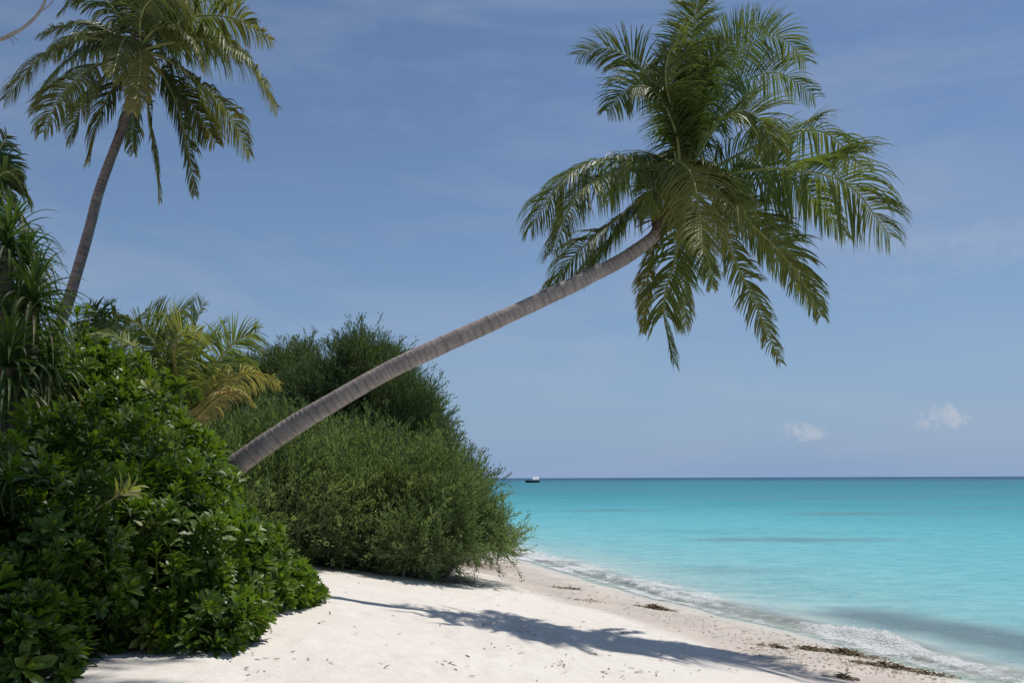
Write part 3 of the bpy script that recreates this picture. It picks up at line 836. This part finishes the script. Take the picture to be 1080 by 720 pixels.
def foliage(name, parent, blobs, templates, n, scale, mat, r, upw=.7, rnd=.35, inner=.45, lump=.22, lscale=1.3, dryp=.02, tshift=0., top_sparse=0):
    P, nn = sample_blobs(blobs, n, r, inner, lump, lscale)
    D = nrm(nn + UP * upw + r.normal(0, rnd, P.shape))
    ch = r.integers(0, len(templates), len(P))
    Vs, Qs, Ts, Ds, o = [], [], [], [], 0
    cl = fbm(P[:, 0], P[:, 1], P[:, 2], 1.1, 3)
    for t, (tv, tq, tt) in enumerate(templates):
        m = ch == t
        if not m.any(): continue
        S = scale * np.clip(r.lognormal(-.05, .26, m.sum()), .5, 1.5)
        V, Q = inst(tv, tq, frames(D[m], r), P[m], S)
        Vs.append(V); Qs.append(Q + o); o += len(V)
        Ts.append(np.clip(tt[None, :] + (cl[m] * .50 + r.normal(0, .10, m.sum()) + tshift)[:, None], 0, 1).ravel())
        Ds.append(np.repeat((r.random(m.sum()) < dryp) * r.uniform(.2, .6, m.sum()), len(tv)))
    return mesh_obj(name, np.vstack(Vs), np.vstack(Qs), mat, parent, {'tint': np.concatenate(Ts), 'dry': np.concatenate(Ds)})

def stems(parent, blobs, root, n, r, rad=.03, name='branches', mat=None):
    parts = []
    for i in range(n):
        b = blobs[r.integers(0, len(blobs))]
        tgt = np.array(b[:3]) + nrm(r.normal(0, 1, 3) + np.array([0, 0, .4])) * np.array(b[3:6]) * r.uniform(.35, .68)
        st = np.array([root[0] + r.normal(0, .25), root[1] + r.normal(0, .25), 0]); st = st * .6 + np.array([b[0], b[1], 0]) * .4
        st[2] = float(ground_z(st[0], st[1])) - .05
        mid = (st + tgt) / 2 + np.array([r.normal(0, .15), r.normal(0, .15), r.uniform(-.2, .1)])
        P = catmull([st, mid, tgt], 12)
        parts.append(tube(P, np.linspace(rad, rad * .25, 12), 6))
        for q in range(3):
            j = r.integers(4, 11); e = P[j] + nrm(r.normal(0, 1, 3) + np.array([0, 0, .6])) * r.uniform(.15, .4) * min(1.0, b[5])
            parts.append(tube(np.array([P[j], (P[j] + e) / 2 + r.normal(0, .03, 3), e]), np.array([rad * .35, rad * .25, rad * .1]), 5))
    V, Q = merge(parts)
    return mesh_obj(name, V, Q, mat or M_wood, parent, None, True)

def blob(px, py, D, rx, ry, rz):
    p = at(px, py, D); return (p[0], p[1], p[2], rx, ry, rz)

r = np.random.default_rng(21)
ROS = [rosette(r, k, .175, .34) for k in (13, 15, 12, 16, 14)]
def shrub(name, blobs, n, label, seed, tshift=0., group=None, scale=1.0, dryp=.008):
    rr = np.random.default_rng(seed)
    cx = np.mean([b[0] for b in blobs]); cy = np.mean([b[1] for b in blobs])
    t = thing(name, (cx, cy, float(ground_z(cx, cy))), label, 'shrub', group)
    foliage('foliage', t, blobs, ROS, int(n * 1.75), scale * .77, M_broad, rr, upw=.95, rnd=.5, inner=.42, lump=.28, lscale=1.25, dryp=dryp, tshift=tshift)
    stems(t, blobs, (cx, cy), 14, rr, .028)
    return t
shrub('broadleaf_shrub', [blob(98, 478, 9.0, .92, 1.1, .82), blob(45, 450, 9.6, 1.15, 1.2, .90), blob(15, 470, 9.0, 1.2, 1.2, 1.3),
                          blob(170, 512, 8.9, .60, .9, .66), blob(90, 560, 8.7, 1.5, 1.1, 1.1), blob(192, 565, 8.7, .68, .8, .68),
                          blob(236, 588, 8.6, .52, .7, .42), blob(-60, 500, 9.0, 1.2, 1.2, 1.6)],
      3600, 'tall glossy broadleaf shrub behind the low ones, hiding the foot of the leaning palm', 31, .04)
shrub('broadleaf_shrub', [blob(262, 620, 8.3, .46, .6, .34), blob(298, 626, 8.7, .32, .45, .24), blob(222, 602, 8.2, .46, .6, .46), blob(325, 636, 9.0, .20, .3, .12)],
      620, 'low bright green broadleaf shrub whose tip pokes right onto the sand', 32, .18, scale=.92)
shrub('broadleaf_shrub', [blob(162, 606, 6.8, .74, .8, .68), blob(214, 654, 6.35, .36, .45, .26), blob(98, 640, 6.5, .55, .6, .40), blob(152, 668, 6.35, .42, .42, .22), blob(80, 560, 7.2, .9, .8, .8), blob(250, 652, 6.6, .22, .3, .18)],
      1500, 'rounded broadleaf shrub in the middle of the front row, resting on the sand', 33, .06)
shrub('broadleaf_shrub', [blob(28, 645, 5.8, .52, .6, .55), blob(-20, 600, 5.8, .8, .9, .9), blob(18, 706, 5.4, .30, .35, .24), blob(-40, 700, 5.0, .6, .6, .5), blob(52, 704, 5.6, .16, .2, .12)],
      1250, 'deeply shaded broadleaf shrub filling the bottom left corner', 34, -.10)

# ---- strap-leaved screw pine at the left edge
def screw_pine():
    rr = np.random.default_rng(61)
    heads = [(at(8, 262, 8.3), 1.0), (at(34, 322, 8.0), .9), (at(-20, 330, 8.2), 1.1), (at(8, 385, 7.6), .95), (at(52, 392, 7.9), .65), (at(-30, 250, 8.6), 1.0), (at(26, 285, 8.6), .7)]
    root = at(-10, 640, 7.6); root[2] = float(ground_z(root[0], root[1]))
    t = thing('screw_pine', root, 'screw pine with long drooping strap leaves at the left edge, above the broadleaf shrubs', 'tree')
    parts = []
    fork = root + np.array([.05, .1, 1.3])
    parts.append(tube(catmull([root - UP * .15, root + UP * .6, fork], 14), np.linspace(.11, .085, 14), 12))
    for h, s in heads:
        parts.append(tube(catmull([fork, (fork + h) / 2 + np.array([rr.normal(0, .12), 0, -.08]), h], 14), np.linspace(.075, .05, 14), 10))
    V, Q = merge(parts)
    mesh_obj('trunk', V, Q, M_wood, t, None, True)
    for h, s in heads:
        n = 90
        f = np.linspace(0, 1, n)
        ph = np.arange(n) * 2.399
        el = np.radians(-12 + 92 * f + rr.normal(0, 8, n))
        D = np.stack([np.cos(ph) * np.cos(el), np.sin(ph) * np.cos(el), np.sin(el)], 1)
        Nn = nrm(np.stack([-np.cos(ph) * np.sin(el), -np.sin(ph) * np.sin(el), np.cos(el)], 1) + rr.normal(0, .12, (n, 3)))
        L = s * rr.uniform(.42, .80, n) * (1 - .25 * f)
        V, Q, k = strips(h + UP * (f * .16)[:, None], D, Nn, L, np.full(n, .033), rr.uniform(.22, .62, n) * (1.1 - .5 * f), 9, fold=.55, gpow=1.2)
        tv = np.repeat(np.clip(.10 + .45 * f + rr.normal(0, .15, n), 0, 1), k)
        mesh_obj('leaf_head', V, Q, M_pan, t, {'tint': tv, 'dry': np.repeat((rr.random(n) < .05) * .5, k)})
        # old leaves hanging as a skirt
        n = 46
        ph = rr.uniform(0, 6.28, n)
        D = np.stack([np.cos(ph), np.sin(ph), rr.uniform(-.4, .5, n)], 1)
        V, Q, k = strips(h - UP * rr.uniform(0, .3, n)[:, None], D, nrm(np.stack([np.cos(ph), np.sin(ph), .6 + 0 * ph], 1)), s * rr.uniform(.55, 1.05, n), np.full(n, .028), rr.uniform(.45, .8, n), 9, fold=.4)
        mesh_obj('hanging_leaves', V, Q, M_pan, t, {'tint': np.repeat(rr.uniform(.1, .6, n), k), 'dry': np.repeat(np.clip(rr.normal(.12, .25, n), 0, 1), k)})
screw_pine()

# ---- fine-leaved thicket in the middle distance
r = np.random.default_rng(23)
TW = [twig(r, 38, .32, .050, .016, 42) for _ in range(4)] + [twig(r, 50, .55, .050, .016, 38) for _ in range(2)]
def fine(name, blobs, n, label, seed, mat, cat, trunk=None, scale=1., upw=.9, lump=.33, inner=.42, tshift=0., lscale=1.0):
    rr = np.random.default_rng(seed)
    cx = np.mean([b[0] for b in blobs]); cy = np.mean([b[1] for b in blobs])
    t = thing(name, (cx, cy, float(ground_z(cx, cy))), label, cat)
    foliage('crown' if trunk else 'foliage', t, blobs, TW, int(n * 1.15), scale * .92, mat, rr, upw=upw, rnd=.4, inner=inner, lump=lump, lscale=lscale, dryp=.01, tshift=tshift)
    if trunk:
        g = np.array([cx, cy, float(ground_z(cx, cy)) - .1])
        top = np.array([cx, cy, np.mean([b[2] for b in blobs])])
        V, Q = tube(catmull([g, g * .5 + top * .5 + np.array([.2, 0, 0]), top], 16), np.linspace(trunk, trunk * .5, 16), 10)
        mesh_obj('trunk', V, Q, M_wood, t, None, True)
    stems(t, blobs, (cx, cy), 18, rr, .035)
    return t
fine('beach_shrub', [blob(425, 530, 15.0, 1.05, 1.4, .82), blob(474, 552, 15.2, .66, 1.1, .52), blob(355, 535, 14.9, 1.15, 1.3, .85), blob(385, 500, 16.0, .95, 1.2, .55),
                     blob(448, 515, 16.0, .55, 1.1, .42), blob(510, 566, 15.5, .42, .8, .26), blob(440, 572, 13.9, .84, .8, .36), blob(366, 560, 14.2, .80, .8, .42)],
     14500, 'big grey-green fine-leaved shrub sloping down to the sand beneath the leaning trunk', 41, M_fine, 'shrub', tshift=.12)
fine('beach_shrub', [blob(270, 515, 14.6, 1.1, 1.2, .85), blob(235, 485, 15.0, .95, 1.2, .65), blob(312, 548, 14.4, .85, .9, .5), blob(300, 495, 15.4, .95, 1.2, .6), blob(255, 560, 13.4, .9, .9, .7)],
     7500, 'fine-leaved shrub just left behind the lower end of the leaning trunk', 42, M_fine, 'shrub', tshift=.0)
fine('leafy_tree', [blob(382, 418, 18.2, 1.05, 1.3, .80), blob(425, 448, 17.8, .66, 1.2, .80), blob(345, 440, 18.2, .95, 1.2, .75), blob(386, 384, 18.2, .62, .9, .28), blob(446, 486, 17.6, .62, 1.0, .68),
                    blob(330, 475, 17.6, 1.0, 1.0, .7), blob(395, 480, 17.4, .9, 1.0, .7), blob(480, 515, 17.4, .38, .8, .36)],
     12500, 'dark broad-crowned tree standing highest behind the fine-leaved shrubs', 43, M_fine_d, 'tree', trunk=.10, tshift=.0, lump=.34)
fine('leafy_tree', [blob(308, 415, 19.0, .75, 1.0, .62), blob(300, 386, 19.0, .40, .6, .24), blob(262, 415, 19.0, .8, 1.0, .52), blob(318, 378, 19, .25, .4, .20)],
     2600, 'feathery thin-topped tree left of the dark round tree', 44, M_fine_d, 'tree', trunk=.08, tshift=.15, inner=.6)
fine('leafy_tree', [blob(190, 438, 20.0, 1.4, 1.3, .95), blob(120, 425, 20, 1.4, 1.3, .85), blob(60, 415, 20, 1.6, 1.4, 1.1), blob(240, 425, 20, .8, 1, .7)],
     6000, 'dark low tree mass behind the young yellowish palm, mostly hidden', 45, M_fine_d, 'tree', trunk=.10, tshift=-.1)

# ---- bare branch reaching in at the top left corner: a leafless tree rooted left of the frame
t0 = at(-330, 660, 6.4); t0[2] = float(ground_z(t0[0], t0[1]))
bt = thing('bare_tree', t0, 'leafless tree whose pale thin branch reaches into the top left corner', 'tree')
V, Q = tube(catmull([t0 - UP * .1, at(-300, 420, 6.4), at(-240, 200, 6.3), at(-160, 90, 6.2), at(-90, 55, 6.1)], 40), np.linspace(.11, .035, 40), 10)
mesh_obj('trunk', V, Q, M_deadwood, bt, None, True)
main = catmull([at(-90, 55, 6.1), at(-40, 44, 6.05), at(0, 40, 6.0), at(14, 34, 6.0), at(24, 29, 6.0), at(38, 17, 6.0), at(46, 6, 6.0), at(52, -10, 6.0)], 40)
parts = [tube(main, np.interp(np.linspace(0, 1, 40), [0, .7, 1], [.030, .012, .009]), 8),
         tube(catmull([at(8, 37, 6), at(13, 40, 6.02), at(16, 46, 6.03)], 6), np.linspace(.006, .002, 6), 5),
         tube(catmull([at(12, 36, 6), at(17, 38, 5.98), at(20, 42, 5.97)], 6), np.linspace(.005, .002, 6), 5),
         tube(catmull([at(44, 10, 6), at(54, 4, 6.03), at(60, -8, 6.05)], 6), np.linspace(.006, .003, 6), 5),
         tube(catmull([at(-60, 48, 6), at(-50, 20, 6.1), at(-30, -10, 6.2)], 8), np.linspace(.014, .005, 8), 6)]
V, Q = merge(parts)
mesh_obj('branch', V, Q, M_deadwood, bt, None, True)

# ================================================================== BOAT
def boat():
    Dd = 420.0
    c = at(561, 503, Dd)
    o = thing('motor_boat', (c[0], Dd, 0.0), 'small motor boat with dark hull and white cabin far out near the horizon', 'boat')
    o.scale = (1.25, 1.25, 1.25)
    M_hull = simple_mat('dark_navy_hull', (.022, .035, .045), .3, scale=2)
    M_white = simple_mat('white_boat_paint', (.88, .88, .86), .35, c2=(.84, .84, .82), scale=2)
    M_glass = simple_mat('dark_window_glass', (.02, .03, .04), .1, scale=2)
    # hull stations, bow towards -X
    st = []
    xs_ = np.linspace(-2.7, 2.6, 14)
    for x in xs_:
        u = (x + 2.7) / 5.3
        half = 1.0 * min(1, (u * 3.0 + .04)) ** .6 * (1 - .12 * max(0, u - .6))
        sheer = 1.15 - .42 * min(1, u * 1.5)
        keel = -.35 + .5 * max(0, .25 - u) * 2
        st.append([(x - .25 * (1 - u), half, sheer), (x, half * .82, sheer * .35), (x, half * .35, keel * .5), (x, 0, keel),
                   (x, -half * .35, keel * .5), (x, -half * .82, sheer * .35), (x - .25 * (1 - u), -half, sheer)])
    V = np.array(st).reshape(-1, 3)
    Qs = []
    for i in range(13):
        for j in range(6):
            a = i * 7 + j; Qs.append((a, a + 1, a + 8, a + 7))
        a = i * 7; Qs.append((a + 6, a, a + 7, a + 13))     # deck
    a = 13 * 7; Qs += [(a, a + 1, a + 2, a + 3), (a, a + 3, a + 4, a + 5), (a, a + 5, a + 6, a + 6)][:2]
    off_ = np.array(o.location)
    mesh_obj('hull', V + off_, np.array(Qs), M_hull, o)
    def box(name, x0, x1, y0, y1, z0, z1, mat, par=None, rake=0, inset=0):
        v = np.array([(x0, y0, z0), (x1, y0, z0), (x1, y1, z0), (x0, y1, z0), (x0 + rake, y0 + inset, z1), (x1 - rake * .3, y0 + inset, z1), (x1 - rake * .3, y1 - inset, z1), (x0 + rake, y1 - inset, z1)])
        q = np.array([(0, 3, 2, 1), (4, 5, 6, 7), (0, 1, 5, 4), (1, 2, 6, 5), (2, 3, 7, 6), (3, 0, 4, 7)])
        ob = mesh_obj(name, v + off_, q, mat, par or o)
        if par is not None: ob.location = (0, 0, 0)
        return ob
    cb = box('cabin', .05, 2.4, -.95, .95, .70, 1.25, M_white, inset=.05)
    box('added_sunlit_canopy', .0, 2.5, -1.0, 1.0, 1.253, 2.35, M_white, rake=.4, inset=.85)  # added top, sloped so the sun brightens the side facing the camera
    box('window', .35, 1.1, -.97, -.9, .92, 1.15, M_glass, cb)
    box('window', 1.3, 2.1, -.97, -.9, .92, 1.15, M_glass, cb)
    box('gunwale', -2.9, 0.1, -.9, -.8, .98, 1.06, M_white)
    V, Q = tube(np.array([(1.4, 0, 2.4), (1.4, 0, 3.3)]) + off_, np.array([.03, .02]), 6)
    mesh_obj('mast', V, Q, M_white, o)
    V, Q = merge([tube(np.array([(2.75, 0, -.4), (2.75, 0, .9)]) + off_, np.array([.08, .1]), 8), tube(np.array([(2.75, 0, .7), (2.75, 0, .95), (2.75, 0, 1.25), (2.75, 0, 1.35)]) + off_, np.array([.16, .24, .22, .1]), 8)])
    mesh_obj('outboard_motor', V, Q, M_hull, o)
boat()

# ================================================================== WRACK AND LITTER ON THE SAND
M_weed = leaf_mat('dried_seagrass', (.085, .062, .040), (.20, .15, .095), (.26, .21, .13), .8, .05, .2)
def on_ground_all(px, py):
    """world points of the beach seen at these pixels"""
    px = np.asarray(px, float); py = np.asarray(py, float)
    d = fw[None] + np.array([[1.0, 0, 0]]) * ((px - 540) / F)[:, None] - cu[None] * ((py - 360) / F)[:, None]
    z = np.full(len(px), .5)
    for _ in range(12):
        p = np.array([0, 0, EYE]) + d * ((z - EYE) / d[:, 2])[:, None]
        z = ground_z(p[:, 0], p[:, 1])
    return p
def on_ground(px, py):
    return on_ground_all([px], [py])[0]
def clump(px, py, rx, ry, n, label, seed, h=.04, ang=-.35):
    rr = np.random.default_rng(seed)
    c = on_ground(px, py)
    t = thing('seaweed_clump', c, label, 'seaweed', 'dry seaweed clumps along the wrack line')
    a = rr.uniform(0, 6.28, n); q = np.abs(rr.normal(0, .75, n)) + .08 * rr.random(n); q = np.minimum(q, 1.25 + .3 * rr.random(n))
    x = np.cos(a) * q * rx; y = np.sin(a) * q * ry
    P = np.stack([c[0] + x * math.cos(ang) - y * math.sin(ang), c[1] + x * math.sin(ang) + y * math.cos(ang), 0 * x], 1)
    kp = (fbm(P[:, 0], P[:, 1], seed, 4.5, 2) > -.12) | (rr.random(n) < .12)
    P = P[kp]; q = q[kp]; n = len(P)
    P[:, 2] = ground_z(P[:, 0], P[:, 1]) + .004 + h * np.exp(-q * q * 2.5) * rr.random(n)
    b = rr.uniform(0, 6.28, n)
    D = np.stack([np.cos(b), np.sin(b), rr.normal(.15, .25, n)], 1)
    V, Q, k = strips(P, D, nrm(np.array([0, 0, 1.0]) + rr.normal(0, .5, (n, 3))), rr.uniform(.03, .11, n), rr.uniform(.008, .026, n), rr.uniform(.1, .3, n), 4, np.array([.7, 1, .9, 1, .4]))
    mesh_obj('seaweed_strands', V, Q, M_weed, t, {'tint': np.repeat(rr.random(n), k), 'dry': np.repeat(rr.random(n) * .6, k)})
clump(690, 642, .22, .10, 420, 'thick brown seaweed clump alone near the far foam, below the waterline bend', 1, .06)
clump(602, 621, .35, .10, 170, 'thin dark seaweed streak nearest the overhanging shrub', 2, .02)
clump(622, 634, .28, .10, 200, 'dark seaweed scrap between the thin far streak and the thick lone clump', 3, .03)
clump(888, 690, .36, .16, 700, 'largest brown seaweed heap just below the breaking wave', 4, .05)
clump(935, 704, .28, .12, 460, 'brown seaweed heap right of the largest heap, by the wave wash', 5, .05)
clump(852, 686, .12, .05, 140, 'small dark seaweed knot left of the largest heap', 6, .04)
clump(816, 683, .16, .05, 150, 'leftmost of the near seaweed scraps, flat on the damp sand', 7, .03)
clump(978, 712, .22, .09, 220, 'dark seaweed scrap nearest the bottom right corner', 8, .03)
clump(890, 716, .12, .05, 110, 'small seaweed scrap at the bottom edge below the largest heap', 9, .03)
# small uncountable scraps strewn on the whole beach
rr = np.random.default_rng(77)
pp = []
for _ in range(900):
    px = rr.uniform(560, 1000); py = 612 + (px - 560) * .24 + rr.normal(0, 9)
    pp.append((px, py))
for _ in range(520):
    px = rr.uniform(780, 1010); py = 680 + (px - 780) * .15 + rr.normal(0, 7)
    pp.append((px, py))
for _ in range(170):
    pp.append((rr.uniform(180, 860), rr.uniform(600, 725)))
pp = np.array(pp); P = on_ground_all(pp[:, 0], pp[:, 1]); P = P[(shore_d(P[:, 0], P[:, 1]) > .5)]
# a few small patches of beige bits on the dry sand
for cxp, cyp in ((628, 690), (640, 712), (668, 706), (540, 684), (560, 668), (590, 700), (700, 690), (470, 700), (515, 655), (660, 668)):
    c = on_ground(cxp, cyp); m_ = 7
    P = np.vstack([P, c + np.stack([rr.normal(0, .07, m_), rr.normal(0, .06, m_), 0 * rr.random(m_)], 1)])
P[:, 2] = ground_z(P[:, 0], P[:, 1]) + .006
n = len(P); b = rr.uniform(0, 6.28, n)
V, Q, k = strips(P, np.stack([np.cos(b), np.sin(b), rr.uniform(0, .3, n)], 1), nrm(UP + rr.normal(0, .3, (n, 3))), rr.uniform(.02, .07, n), rr.uniform(.006, .018, n), rr.uniform(0, .2, n), 3, np.array([.6, 1, .8, .3]))
tag(mesh_obj('beach_litter', V, Q, M_weed, None, {'tint': np.repeat(rr.random(n), k), 'dry': np.repeat(rr.random(n), k)}), 'scattered seagrass scraps and shell bits on the beach', 'debris', kind='stuff')
# fallen leaves under the front shrubs
n = 700
P = np.stack([rr.uniform(-4.6, -1.7, n), rr.uniform(5.2, 8.6, n), np.zeros(n)], 1)
keep = np.zeros(n, bool)
for cx, cy, rd in LIT[:5]:
    keep |= np.hypot(P[:, 0] - cx, P[:, 1] - cy) < rd * 1.03
P = P[keep]; n = len(P)
P[:, 2] = ground_z(P[:, 0], P[:, 1]) + .012
bv, bq = blade_template(.36, .2, .3)
b = rr.uniform(0, 6.28, n)
V, Q = inst(bv, bq, frames(np.stack([np.cos(b), np.sin(b), rr.uniform(-.1, .4, n)], 1), rr, False), P, rr.uniform(.06, .13, n))
M_dead = leaf_mat('fallen_leaf', (.14, .08, .04), (.34, .22, .13), (.45, .33, .22), .7, .05, .2)
tag(mesh_obj('leaf_litter', V, Q, M_dead, None, {'tint': np.repeat(rr.random(n), len(bv)), 'dry': np.repeat(rr.random(n) * .7, len(bv))}), 'dry brown leaves fallen on the sand under the broadleaf shrubs', 'leaf litter', kind='stuff')

# ================================================================== LIGHT AND SKY
sun_dir = nrm(np.array([1.6, 1.5, 5.3]))
el = math.asin(sun_dir[2]); az = math.atan2(sun_dir[0], sun_dir[1])
sd = bpy.data.lights.new('sun', 'SUN'); so = bpy.data.objects.new('sun', sd); C.objects.link(so)
sd.energy = 4.0; sd.angle = math.radians(.6); sd.color = (1.0, .955, .89)
so.rotation_mode = 'QUATERNION'
so.rotation_quaternion = Vector(sun_dir).to_track_quat('Z', 'Y')
so.location = (10, 10, 30)

w = bpy.data.worlds.new('World'); sc.world = w; w.use_nodes = True
nt = w.node_tree; nt.nodes.clear()
wo = nt.nodes.new('ShaderNodeOutputWorld'); bg = nt.nodes.new('ShaderNodeBackground')
sky = nt.nodes.new('ShaderNodeTexSky'); sky.sky_type = 'NISHITA'; sky.sun_disc = False
sky.sun_elevation = el; sky.sun_rotation = az; sky.air_density = 1.0; sky.dust_density = .5; sky.ozone_density = 1.0; sky.altitude = 0
bg.inputs['Strength'].default_value = .075
tc = nt.nodes.new('ShaderNodeTexCoord')
def vm(op, a, b=None):
    n = nt.nodes.new('ShaderNodeVectorMath'); n.operation = op
    for i, v in enumerate((a, b)):
        if v is None: continue
        if isinstance(v, (tuple, list, np.ndarray)): n.inputs[i].default_value = tuple(v)
        else: nt.links.new(v, n.inputs[i])
    return n
dirv = vm('NORMALIZE', tc.outputs['Generated']).outputs[0]
# thin high veils
def wn(scale, vec, det=5, ro=.55, dist=0):
    n = nt.nodes.new('ShaderNodeTexNoise'); n.inputs['Scale'].default_value = scale; n.inputs['Detail'].default_value = det
    n.inputs['Roughness'].default_value = ro; n.inputs['Distortion'].default_value = dist
    nt.links.new(vec, n.inputs['Vector']); return n.outputs['Fac']
mp = nt.nodes.new('ShaderNodeMapping'); mp.inputs['Scale'].default_value = (1.0, 1.0, 4.5); mp.inputs['Rotation'].default_value = (0, .12, 0)
nt.links.new(dirv, mp.inputs['Vector'])
veil = ramp(nt, wn(2.6, mp.outputs[0], 7, .6, .5), [(.42, 0.0), (.80, 1.0)])
skyc = sky.outputs[0]
hs = nt.nodes.new('ShaderNodeHueSaturation'); hs.inputs['Saturation'].default_value = 1.0; hs.inputs['Value'].default_value = 1.0
nt.links.new(skyc, hs.inputs['Color'])
tinted = mixc(nt, 1.0, hs.outputs[0], (.88, 1.0, 1.13), 'MULTIPLY')
sepz = nt.nodes.new('ShaderNodeSeparateXYZ'); nt.links.new(dirv, sepz.inputs[0])
air = math_n(nt, 'POWER', 2.718, math_n(nt, 'MULTIPLY', math_n(nt, 'MAXIMUM', sepz.outputs[2], 0.0), -5.5))
aired = mixc(nt, air, tinted, (3.3, 4.9, 7.7))
col = mixc(nt, math_n(nt, 'MULTIPLY', veil, .40), aired, (5.6, 6.2, 7.6))
def cloud(px, py, wx, wz, seed, strength):
    d = nrm(at(px, py, 1000.0) - np.array([0, 0, EYE]))
    df = vm('SUBTRACT', dirv, d).outputs[0]
    scd = vm('MULTIPLY', df, (1 / wx, 1 / wx, 1 / wz)).outputs[0]
    ln = vm('LENGTH', scd).outputs['Value']
    ofs = vm('ADD', dirv, (seed * 1.7, seed * .9, 0)).outputs[0]
    n1 = wn(60, ofs, 7, .62, .3)
    f = math_n(nt, 'SUBTRACT', math_n(nt, 'ADD', math_n(nt, 'SUBTRACT', 1.0, ln), math_n(nt, 'MULTIPLY', n1, 2.4)), 1.55)
    mr = nt.nodes.new('ShaderNodeMapRange'); mr.interpolation_type = 'SMOOTHSTEP'
    mr.inputs['From Min'].default_value = 0; mr.inputs['From Max'].default_value = .95; mr.inputs['To Max'].default_value = strength
    nt.links.new(f, mr.inputs['Value']); return mr.outputs['Result']
for a in ((998, 440, .042, .028, 1, .72), (976, 449, .016, .012, 5, .38), (842, 457, .044, .018, 2, .58), (870, 425, .030, .012, 3, .12), (790, 446, .02, .012, 4, .12), (1040, 270, .24, .06, 7, .10)):
    col = mixc(nt, cloud(*a), col, (8.2, 8.3, 8.8))
nt.links.new(col, bg.inputs['Color']); nt.links.new(bg.outputs[0], wo.inputs['Surface'])

sc.view_settings.view_transform = 'Standard'; sc.view_settings.look = 'None'; sc.view_settings.gamma = 1
sc.view_settings.exposure = 0.0
sc.view_settings.use_curve_mapping = False
sc.cycles.max_bounces = 8; sc.cycles.transparent_max_bounces = 12
sc.cycles.use_denoising = True
